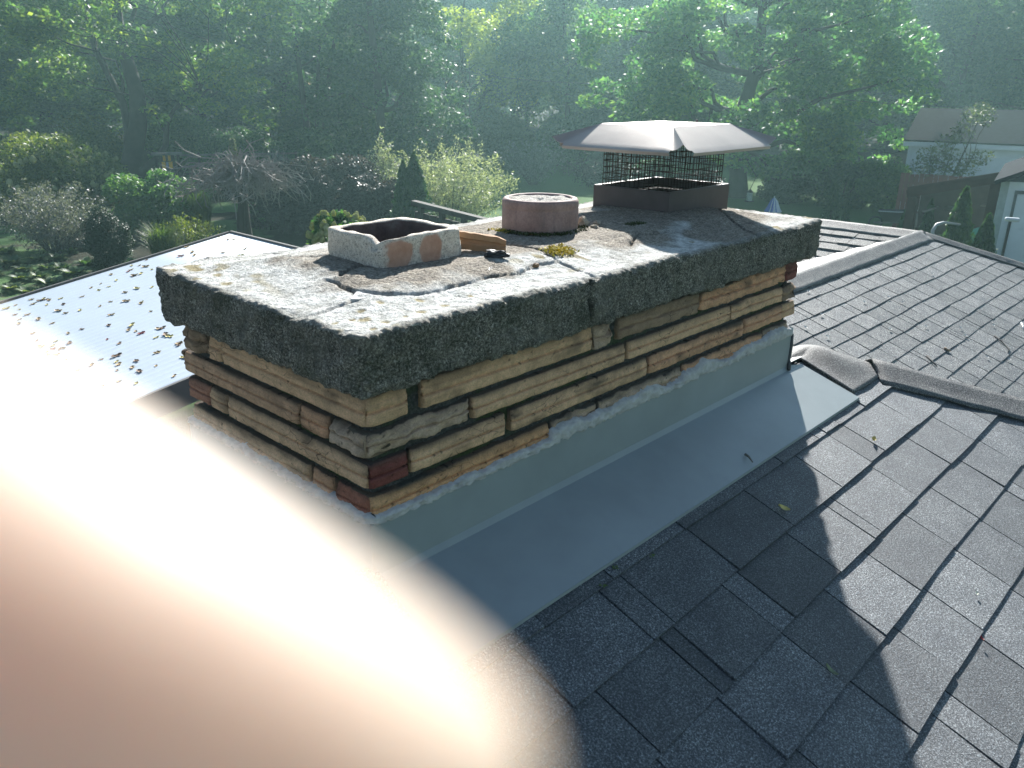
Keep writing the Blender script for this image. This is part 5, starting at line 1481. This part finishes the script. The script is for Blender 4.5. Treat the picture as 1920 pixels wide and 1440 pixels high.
# bare weeping tree
def weeping():
    d = 20.5; b = base_at(455, d); p = at(455, 400, d); b[:2] = p[:2]; k = mpp(d)
    root = empty('weeping_tree', b, label='leafless weeping tree with a tangle of grey twigs', cat='tree')
    top = at(455, 335, d); rng = np.random.default_rng(9)
    mb = MB()
    for off in (-.12, .12): mb.tube([b+np.array([off, 0, -.1]), (b+top)/2+np.array([off*.7, .1, 0]), top], [.13, .10, .07], 8)
    under(mb.build('trunk', M['bark'], None, smooth=True), root)
    mb = MB(); R_ = 85*k
    for i in range(210):
        a = rng.random()*6.28; r = R_*rng.uniform(.3, 1.4)*(1.25 if rng.random() < .3 else 1); up = rng.uniform(.02, .62)
        q = [top]; 
        for t in (.3, .6, .85, 1.0):
            q.append(top+np.array([math.cos(a)*r*t, math.sin(a)*r*t, up*math.sin(t*2.6)*1.0-.35*t*t])+rng.normal(0, .11, 3))
        mb.tube(q, [.026, .018, .014, .011, .007], 4, cap=False)
        for _ in range(2):
            j = rng.integers(2, 5); e = q[j]+rng.normal(0, .22, 3); mb.tube([q[j-1]*.4+q[j]*.6, (q[j]+e)/2+rng.normal(0, .05, 3), e], [.014, .012, .007], 3, cap=False)
    under(mb.build('twig_crown', simple('silver_twig', (.24, .215, .20), .9, .25, 6), None), root)
weeping()
# climbing plant on a thin pole
def pole_vine():
    d = 30; b = base_at(439, d); b[:2] = at(439, 300, d)[:2]; top = at(438, 258, d)
    root = empty('climbing_plant', b, label='pale climbing vine on a thin pole above the bare weeping tree', cat='climber')
    mb = MB(); mb.tube([b, top], [.03, .03], 6); under(mb.build('pole', M['grey_wood'], None), root)
    rng = np.random.default_rng(3); n = 900; t = rng.random(n); a = rng.random(n)*6.28; r = .20*(1-.5*t)*rng.random(n)**.5
    zt = top[2]; pts = np.stack([b[0]+r*np.cos(a), b[1]+r*np.sin(a), zt-1.15*(1-t)], 1)
    v = leaves_np(pts, .09, rng); under(np_mesh('foliage', v, np.arange(len(v)).reshape(-1, 4), mats=[M['thin_leaf']]), root)
pole_vine()

# ================================================================== GARDEN STRUCTURES, NEIGHBOURS
def frame_axes(px, d):
    """a spot on the ground, with the axes across and along the view there (upright things are turned to face the roof)"""
    b = base_at(px, d); b[:2] = at(px, 330, d)[:2]
    fw = np.array([b[0]-CAM[0], b[1]-CAM[1], 0]); fw /= np.linalg.norm(fw); rt = np.array([fw[1], -fw[0], 0])
    return b, rt, fw
class Local(MB):
    def __init__(s, b, rt, fw):
        super().__init__(); s.M = Matrix(((rt[0], fw[0], 0, b[0]), (rt[1], fw[1], 0, b[1]), (0, 0, 1, b[2]), (0, 0, 0, 1)))
    def lb(s, lo, hi): s.box(lo, hi, M=s.M)
    def ltube(s, pts, r, n=8): s.tube([s.M @ Vector(p) for p in pts], r, n)
# arbour with an amber panel
d = 33; b, rt, fw = frame_axes(318, d)
z = lambda py: at(318, py, d)[2]-GROUND
root = empty('garden_arbour', b, label='dark wooden garden arbour with two amber panels hung in it', cat='arbour')
L = lambda: Local(b, rt, fw)
m = L(); m.lb((-.58, -.3, z(289)), (.58, .3, z(285))); under(m.build('top_board', M['grey_wood'], None), root)
for x in (-.46, -.40, .36, .42): 
    m = L(); m.lb((x, -.04, 0), (x+.055, .04, z(289))); under(m.build('post', M['dark_wood'], None), root)
m = L()
for py in (296, 314, 322): m.lb((-.45, -.02, z(py)), (.45, .02, z(py)+.04))
under(m.build('rail', M['grey_wood'], None), root)
m = L(); m.lb((-.32, -.06, z(319)), (.27, -.04, z(288.5))); under(m.build('panel_board', M['black'], None), root)
for x in (-.23, .03):
    m = L(); m.lb((x, -.075, z(316)), (x+.14, -.061, z(302)));  m.lb((x+(.06 if x < 0 else 0), -.075, z(300.5)), (x+(.16 if x < 0 else .10), -.061, z(290)))
    under(m.build('amber_panel', simple('amber', (.95, .5, .04), .5, .1), None), root)
m = L(); m.lb((-.075, -.075, z(315)), (.018, -.061, z(303))); under(m.build('blue_panel', simple('pale_blue', (.25, .3, .42), .5, .1), None), root)
# post and wire fence behind it
b, rt, fw = frame_axes(400, 36)
root = empty('garden_fence', b, label='dark post and rail fence right of the arbour', cat='fence')
for x in np.linspace(-1.6, 3.6, 6):
    m = Local(b, rt, fw); m.lb((x, -.05, 0), (x+.1, .05, 1.5)); under(m.build('post', M['dark_wood'], None), root)
for h in (1.38, .9, .4):
    m = Local(b, rt, fw); m.lb((-1.7, -.09, h), (3.75, -.053, h+.08)); under(m.build('rail', M['grey_wood'], None), root)
# long dark railing behind the round flue
b, rt, fw = frame_axes(860, 17)
zr = at(860, 398, 17)[2]-GROUND
root = empty('deck_railing', b, label='dark wooden railing behind the round flue', cat='railing')
m = Local(b, rt, fw); 
A0, A1 = at(775, 380, 17.2), at(965, 428, 16.0)
m.beam(A0, A1, .16, .10); under(m.build('top_rail', M['dark_wood'], None), root)
for t in (.08, .3, .52, .74, .95):
    p = A0+(A1-A0)*t; m = MB(); m.box((p[0]-.05, p[1]-.05, GROUND-.1), (p[0]+.05, p[1]+.05, p[2]-.051)); under(m.build('post', M['dark_wood'], None), root)
m = MB()
for t in np.linspace(.0, .98, 14):
    p = A0+(A1-A0)*t; q = A0+(A1-A0)*(t+.069); m.beam((p[0], p[1], (p[2]+GROUND)/2), (q[0], q[1], (q[2]+GROUND)/2), .03, p[2]-GROUND-.35)
under(m.build('boards', M['dark_wood'], None), root)

# closed blue and white umbrella
d = 27; b, rt, fw = frame_axes(1457, d)
root = empty('closed_umbrella', b, label='closed blue and white striped umbrella on the lawn', cat='umbrella')
zt, zl = at(1457, 373, d)[2]-GROUND, at(1457, 400, d)[2]-GROUND
m = Local(b, rt, fw); m.ltube([(0, 0, -.2), (0, 0, zt+.06)], .02); under(m.build('pole', M['pale'], None), root)
for k, mt in ((0, simple('umbrella_blue', (.08, .13, .4), .7)), (1, simple('umbrella_white', (.6, .62, .68), .7))):
    m = Local(b, rt, fw); n = 20
    for i in range(k, n, 2):
        a0, a1 = 2*math.pi*i/n, 2*math.pi*(i+1)/n
        prof = [(.03, zt), (.12, zt-.12), (.19, zt-.32), (.26, zl), (.2, zl-.05)]
        for (r0, z0), (r1, z1) in zip(prof[:-1], prof[1:]):
            f = lambda r, a, z_, i_: m.M @ Vector((r*(1+.12*math.cos(a*n/2))*math.cos(a), r*(1+.12*math.cos(a*n/2))*math.sin(a), z_))
            m.add([f(r0, a0, z0, 0), f(r1, a0, z1, 0), f(r1, a1, z1, 0), f(r0, a1, z0, 0)], [(0, 1, 2, 3)])
    o = m.build('canopy', mt, None); under(o, root); sd = o.modifiers.new('t', 'SOLIDIFY'); sd.thickness = .006
# lantern feeder below the maple
d = 30; p = at(1405, 372, d); root = empty('bird_feeder', p, label='small hanging lantern bird feeder right of the maple trunk', cat='bird feeder')
m = MB(); m.lathe([(.14, p[2]+.22), (.10, p[2]+.26), (.02, p[2]+.34)], 10, (p[0], p[1])); under(m.build('roof', M['dark_wood'], None), root)
m = MB(); m.lathe([(.10, p[2]-.08), (.10, p[2]+.2)], 10, (p[0], p[1])); under(m.build('glass', simple('feeder_glass', (.35, .4, .36), .3), None), root)
m = MB(); m.lathe([(.17, p[2]-.11), (.17, p[2]-.081)], 10, (p[0], p[1])); under(m.build('tray', M['dark_wood'], None), root)
m = MB(); m.tube([p+np.array([0, 0, .34]), p+np.array([.05, -.15, .8]), p+np.array([-.4, .2, 1.6])], .012, 5); under(m.build('hanger', M['bark'], None), root)

# white neighbouring house
d = 30; b, rt, fw = frame_axes(1830, d)
# its long wall runs slightly away to the left
yaw = R(-4); ca, sa = math.cos(yaw), math.sin(yaw); rt2 = rt*ca+fw*sa; fw2 = fw*ca-rt*sa
root = empty('white_house', b, label='white clapboard house with dark roof at the right edge', cat='house')
zE = at(1830, 272, d)[2]-GROUND; zR = at(1830, 206, d+2.6)[2]-GROUND
xl = -2.42
m = Local(b, rt2, fw2)
n = 22
for i in range(n):           # lapped boards
    z0, z1 = zE*i/n, zE*(i+1)/n
    q = [m.M @ Vector(v_) for v_ in ((xl, -.022, z0), (4.5, -.022, z0), (4.5, -.002, z1), (xl, -.002, z1))]
    m.add(q, [(0, 1, 2, 3)]); q = [m.M @ Vector(v_) for v_ in ((xl, -.022, z0), (xl, 0, z0), (4.5, 0, z0), (4.5, -.022, z0))]; m.add(q, [(0, 1, 2, 3)])
m.lb((xl, 0, 0), (4.5, 5.2, zE))
under(m.build('wall', M['white_paint'], None), root)
m = Local(b, rt2, fw2); m.lb((xl-.03, -.035, 0), (xl+.09, -.024, zE)); under(m.build('corner_board', M['white_paint'], None), root)
m = Local(b, rt2, fw2); m.lb((xl-.2, -.30, zE-.10), (4.7, -.26, zE+.06)); m.lb((xl-.2, -.26, zE-.1), (4.7, -.023, zE-.08)); under(m.build('eave_trim', M['white_paint'], None), root)
m = Local(b, rt2, fw2)
T = lambda x, y, z_: m.M @ Vector((x, y, z_))
m.add([T(xl-.2, -.32, zE+.07), T(4.7, -.32, zE+.07), T(4.7, 2.6, zR), T(xl-.2, 2.6, zR), T(xl-.2, 5.5, zE+.07), T(4.7, 5.5, zE+.07)], [(0, 1, 2, 3), (3, 2, 5, 4)])
o = m.build('roof', M['roof_shade_toned'], None); under(o, root); sd = o.modifiers.new('t', 'SOLIDIFY'); sd.thickness = .06; sd.offset = 1
m = Local(b, rt2, fw2)
m.add([T(xl+.001, 0, zE), T(xl+.001, 5.2, zE), T(xl+.001, 2.6, zR-.12), T(xl+.06, 0, zE), T(xl+.06, 5.2, zE), T(xl+.06, 2.6, zR-.12)], [(0, 2, 1), (3, 4, 5), (0, 3, 5, 2), (1, 2, 5, 4)])
under(m.build('gable', M['white_paint'], None), root)
# dark shed left of it
b, rt, fw = frame_axes(1700, 37)
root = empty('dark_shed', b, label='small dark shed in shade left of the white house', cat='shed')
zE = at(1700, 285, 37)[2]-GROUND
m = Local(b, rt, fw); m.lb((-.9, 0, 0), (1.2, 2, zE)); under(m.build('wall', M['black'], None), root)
m = Local(b, rt, fw); T = lambda x, y, z_: m.M @ Vector((x, y, z_))
m.add([T(-1.1, -.25, zE), T(1.4, -.25, zE), T(1.4, 1, zE+.75), T(-1.1, 1, zE+.75), T(1.4, 2.2, zE), T(-1.1, 2.2, zE)], [(0, 1, 2, 3), (3, 2, 4, 5)])
o = m.build('roof', M['roof_shade_toned'], None); under(o, root); sd = o.modifiers.new('t', 'SOLIDIFY'); sd.thickness = .06
# brown board fence
b, rt, fw = frame_axes(1755, 26.5); zf = at(1755, 328, 26.5)[2]-GROUND
root = empty('board_fence', b, label='red brown board fence in front of the white house', cat='fence')
m = Local(b, rt, fw); rr = random.Random(2); x = -1.05
while x < 3.2: m.lb((x, 0, 0), (x+.135, .02, zf+rr.uniform(-.02, .02))); x += .142
under(m.build('boards', M['red_wood'], None), root)
m = Local(b, rt, fw); m.lb((-1.05, .021, zf-.35), (3.2, .06, zf-.26)); m.lb((-1.05, .021, .4), (3.2, .06, .49)); under(m.build('rail', M['red_wood'], None), root)
# open brown lean-to
d = 19.5
b, rt, fw = frame_axes(1800, d)
root = empty('lean_to_shed', b, label='open brown lean-to shed with sloping roof and dark inside', cat='shed')
A0, A1 = at(1702, 351, 19.0), at(1898, 319, 18.2)
back = fw*3.4+np.array([0, 0, -.30])
m = MB(); v_ = [A0, A1, A1+back, A0+back]; v_ = [np.asarray(p) for p in v_]; dn = np.array([0, 0, -.07])
m.add(v_+[p+dn for p in v_], [(0, 1, 2, 3), (7, 6, 5, 4), (0, 4, 5, 1), (1, 5, 6, 2), (2, 6, 7, 3), (3, 7, 4, 0)]); under(m.build('roof', M['brown_wood'], None), root)
m = MB(); m.beam(A0+np.array([0, 0, -.16])+fw*.05, A1+np.array([0, 0, -.16])+fw*.05, .06, .17); under(m.build('header_beam', M['brown_wood'], None), root)
for t in (.08, .88):
    p = A0+(A1-A0)*t+fw*.06; m = MB(); m.box((p[0]-.1, p[1]-.1, GROUND), (p[0]+.1, p[1]+.1, p[2]-.25)); under(m.build('post', M['brown_wood'], None), root)
m = MB(); p0, p1 = A0+back*.98+rt*.2, A1+back*.98
m.add([(p0[0], p0[1], GROUND), (p1[0], p1[1], GROUND), (p1[0], p1[1], p1[2]-.1), (p0[0], p0[1], p0[2]-.1)]+[(p0[0]+fw[0]*.05, p0[1]+fw[1]*.05, GROUND), (p1[0]+fw[0]*.05, p1[1]+fw[1]*.05, GROUND), (p1[0]+fw[0]*.05, p1[1]+fw[1]*.05, p1[2]-.1), (p0[0]+fw[0]*.05, p0[1]+fw[1]*.05, p0[2]-.1)],
      [(0, 1, 2, 3), (7, 6, 5, 4), (0, 4, 5, 1), (1, 5, 6, 2), (2, 6, 7, 3), (3, 7, 4, 0)]); under(m.build('back_wall', M['dark_wood'], None), root)
p0 = A0+fw*.3+rt*.9
m = MB(); m.box((p0[0], p0[1], GROUND+1.0), (p0[0]+.9, p0[1]+.5, GROUND+1.06)); under(m.build('shelf', M['grey_wood'], None), root)
for px, py, L_ in ((1782, 388, .5), (1850, 383, .35)):
    p = at(px, py, 20.5); m = MB(); m.box((p[0]-L_*.4, p[1]-.1, p[2]-.05), (p[0]+L_*.4, p[1]+.1, p[2])); 
    o = m.build('stored_board', M['grey_wood'], None); under(o, root)
# plank leaning on the shed post
twig('leaning_stick', [at(1717, 425, 18.6), at(1720, 400, 18.7)], .03, M['grey_wood'], 'pale stick leaning on the left shed post', 'stick')
twig('leaning_stick', [at(1730, 397, 18.8), at(1760, 388, 18.9)], .03, M['grey_wood'], 'pale stick lying across the front of the shed', 'stick')
# garage
d = 15.5
b, rt, fw = frame_axes(1935, d)
root = empty('garage', b, label='white sided garage with dark roof edge at the right edge of view', cat='garage')
zE = at(1900, 343, d)[2]-GROUND
m = Local(b, rt, fw); m.lb((-.46, 0, 0), (4, 4, zE)); under(m.build('wall', M['white_paint'], None), root)
m = Local(b, rt, fw); m.lb((-.48, -.03, 0), (-.34, -.002, zE)); under(m.build('corner_board', simple('grey_trim', (.33, .38, .38), .6), None), root)
m = Local(b, rt, fw); m.lb((-.22, -.035, .02), (-.17, -.002, zE-.22)); m.lb((-.22, -.035, zE-.22), (3, -.002, zE-.16)); under(m.build('door_frame', simple('dark_trim', (.1, .12, .13), .6), None), root)
m = Local(b, rt, fw)
for i in range(4): m.lb((-.168, -.02, .02+i*(zE-.26)/4), (3, -.003, .0+(i+1)*(zE-.26)/4))
under(m.build('door', M['white_paint'], None), root)
m = Local(b, rt, fw); T = lambda x, y, z_: m.M @ Vector((x, y, z_))
m.add([T(-.60, -.35, zE+.03), T(2.0, -.35, zE+1.25), T(2.0, 4.3, zE+1.25), T(-.60, 4.3, zE+.03), T(4.4, -.35, zE+.1), T(4.4, 4.3, zE+.1)], [(0, 1, 2, 3), (1, 4, 5, 2)])
o = m.build('roof', M['roof_shade_toned'], None); under(o, root); sd = o.modifiers.new('t', 'SOLIDIFY'); sd.thickness = .08
# tarp over a heap
d = 18; p = at(1852, 440, d); rgn = np.random.default_rng(6)
V, Q = [], []; nu, nv = 40, 18
for i in range(nu+1):
    for j in range(nv+1):
        a = 2*math.pi*i/nu; r = j/nv; h = (1-r**2.6)
        w = 1+.10*math.sin(a*5)*r+.05*math.sin(a*11+1)*r
        x, y = math.cos(a)*r*w*1.0, math.sin(a)*r*w*.75
        z_ = GROUND+.1+1.45*h*(1-.12*x)+.05*math.sin(a*9)*r*r+.05*noise.noise(Vector((x*3, y*3, 2)))
        q = p+np.array([0, 0, 0]); V.append((q[0]+CR[0]*x*1.0+CF[0]*y, q[1]+CR[1]*x+CF[1]*y, z_))
for i in range(nu):
    for j in range(nv): Q.append((i*(nv+1)+j, (i+1)*(nv+1)+j, (i+1)*(nv+1)+j+1, i*(nv+1)+j+1))
tag(np_mesh('green_tarp', V, Q, mats=[M['tarp']], smooth=True), 'rumpled green tarp over a heap beside the garage', 'tarp')
# kettle barbecue with cover
d = 13; b, rt, fw = frame_axes(1915, d); p = at(1916, 420, d); zc = p[2]-GROUND
root = empty('barbecue', b, label='black barbecue with side lamp at the right edge in front of the garage', cat='barbecue')
m = Local(b, rt, fw); m.lb((-.1, -.2, .35), (.6, .25, .8)); under(m.build('cabinet', M['black'], None, bevel=.02), root)
m = Local(b, rt, fw)
for k in range(8):
    a0, a1 = math.pi*k/8, math.pi*(k+1)/8
    m.add([m.M @ Vector(q) for q in ((-.1, .02-.22*math.cos(a0), .801+.16*math.sin(a0)), (-.1, .02-.22*math.cos(a1), .801+.16*math.sin(a1)), (.6, .02-.22*math.cos(a1), .801+.16*math.sin(a1)), (.6, .02-.22*math.cos(a0), .801+.16*math.sin(a0)))], [(0, 1, 2, 3)])
under(m.build('hood', M['black'], None, smooth=True), root)
for x in (-.05, .5):
    for y in (-.15, .18):
        m = Local(b, rt, fw); m.lb((x, y, 0), (x+.05, y+.04, .349)); under(m.build('leg', M['black'], None), root)
m = Local(b, rt, fw); m.ltube([(.0, 0, .9), (-.02, 0, 1.5), (-.01, 0, zc)], .018); under(m.build('lamp_pole', M['black'], None), root)
m = Local(b, rt, fw); m.lb((-.10, -.06, zc), (.12, .06, zc+.06)); under(m.build('lamp_head', M['pale'], None, bevel=.02), root)
# bent pale pipe
twig('bent_pipe', [at(1748, 450, 15), at(1749, 432, 15), at(1756, 421, 15), at(1770, 417, 15.1), at(1786, 419, 15.2), at(1800, 421, 15.3)], .036, simple('dull_pipe', (.3, .33, .34), .5, .1), 'bent pale pipe rising behind the wing ridge', 'pipe')
# dark wheelbarrow
b, rt, fw = frame_axes(1690, 26.5)
root = empty('wheelbarrow', b, label='dark wheelbarrow with a pale rim in the shade left of the shed', cat='wheelbarrow')
m = Local(b, rt, fw); T = lambda x, y, z_: m.M @ Vector((x, y, z_))
m.add([T(-.5, -.32, .62), T(.62, -.36, .66), T(.62, .36, .66), T(-.5, .32, .62), T(-.3, -.2, .3), T(.35, -.22, .3), T(.35, .22, .3), T(-.3, .2, .3)], [(4, 5, 6, 7), (0, 1, 5, 4), (1, 2, 6, 5), (2, 3, 7, 6), (3, 0, 4, 7)])
o = m.build('tray', M['black'], None); under(o, root); sd = o.modifiers.new('t', 'SOLIDIFY'); sd.thickness = .01
m = Local(b, rt, fw); m.ltube([(-.5, -.32, .63), (.1, -.35, .64), (.62, -.36, .68), (.66, 0, .68), (.62, .36, .68)], .014, 6); under(m.build('rim', M['pale'], None), root)
m = Local(b, rt, fw)
for k in range(20):
    a0, a1 = 2*math.pi*k/20, 2*math.pi*(k+1)/20; m.ltube([(-.55+.2*math.cos(a0), 0, .2+.2*math.sin(a0)), (-.55+.2*math.cos(a1), 0, .2+.2*math.sin(a1))], .035, 6)
under(m.build('wheel', M['black'], None), root)
for y in (-.28, .28):
    m = Local(b, rt, fw); m.ltube([(-.6, y*.3, .2), (.2, y, .3), (1.1, y, .62)], .02, 6); under(m.build('handle', M['grey_wood'], None), root)
    m = Local(b, rt, fw); m.ltube([(.35, y, .3), (.5, y, 0)], .018, 6); under(m.build('leg', M['black'], None), root)
# leaning crab-apple before the white house
rg = np.random.default_rng(55)
cs = [at(px, py, 27+rg.uniform(-.6, .6)) for px, py in ((1745, 300), (1760, 280), (1775, 265), (1790, 262), (1750, 310), (1770, 300), (1800, 240), (1815, 228), (1830, 222), (1845, 215), (1850, 228), (1735, 290), (1725, 305), (1740, 325), (1785, 290), (1765, 320), (1825, 300), (1840, 295), (1822, 215), (1720, 320), (1838, 205), (1805, 255), (1790, 318), (1812, 318))]
tree('small_leaning_tree', 'small leaning tree with several stems before the white house', base_at(1765, 27), 3.5, .07, cs, [rg.uniform(.22, .42) for _ in cs], 950, .10, M['thin_leaf'], 55, .7,
     fork=[(at(1835, 225, 27), 1), (at(1745, 285, 27), .8), (at(1822, 298, 27), .6), (at(1790, 262, 27), .8)], limbs=16)
# overhead cables
def cable(a, b, sag, label):
    pts = [a+(b-a)*t+np.array([0, 0, -sag*4*t*(1-t)]) for t in np.linspace(0, 1, 14)]
    twig('overhead_cable', pts, .011, M['bark_grey'], label, 'cable')
cable(at(1500, 176, 31), at(2100, 192, 27), .3, 'overhead cable crossing above the white house roof')
cable(at(780, 118, 33), at(1300, 150, 32.8), .4, 'pale overhead cable crossing before the central trees')

# ================================================================== GLARE VEIL
veil_on = True
if veil_on:
    mb = MB(); mb.box((-75, -75, GROUND-1.5), (135, 135, 26))  # volume added to imitate veiling lens glare over the distance
    m = bpy.data.materials.new('glare_veil'); m.use_nodes = True; nt = m.node_tree
    nt.nodes.remove(nt.nodes['Principled BSDF']); v = nt.nodes.new('ShaderNodeVolumePrincipled')
    v.inputs['Color'].default_value = (.5, .84, .86, 1); v.inputs['Density'].default_value = .0019; v.inputs['Anisotropy'].default_value = .55
    nt.links.new(v.outputs[0], nt.nodes['Material Output'].inputs['Volume'])
    tag(mb.build('glare_veil', m, None), kind='stuff')
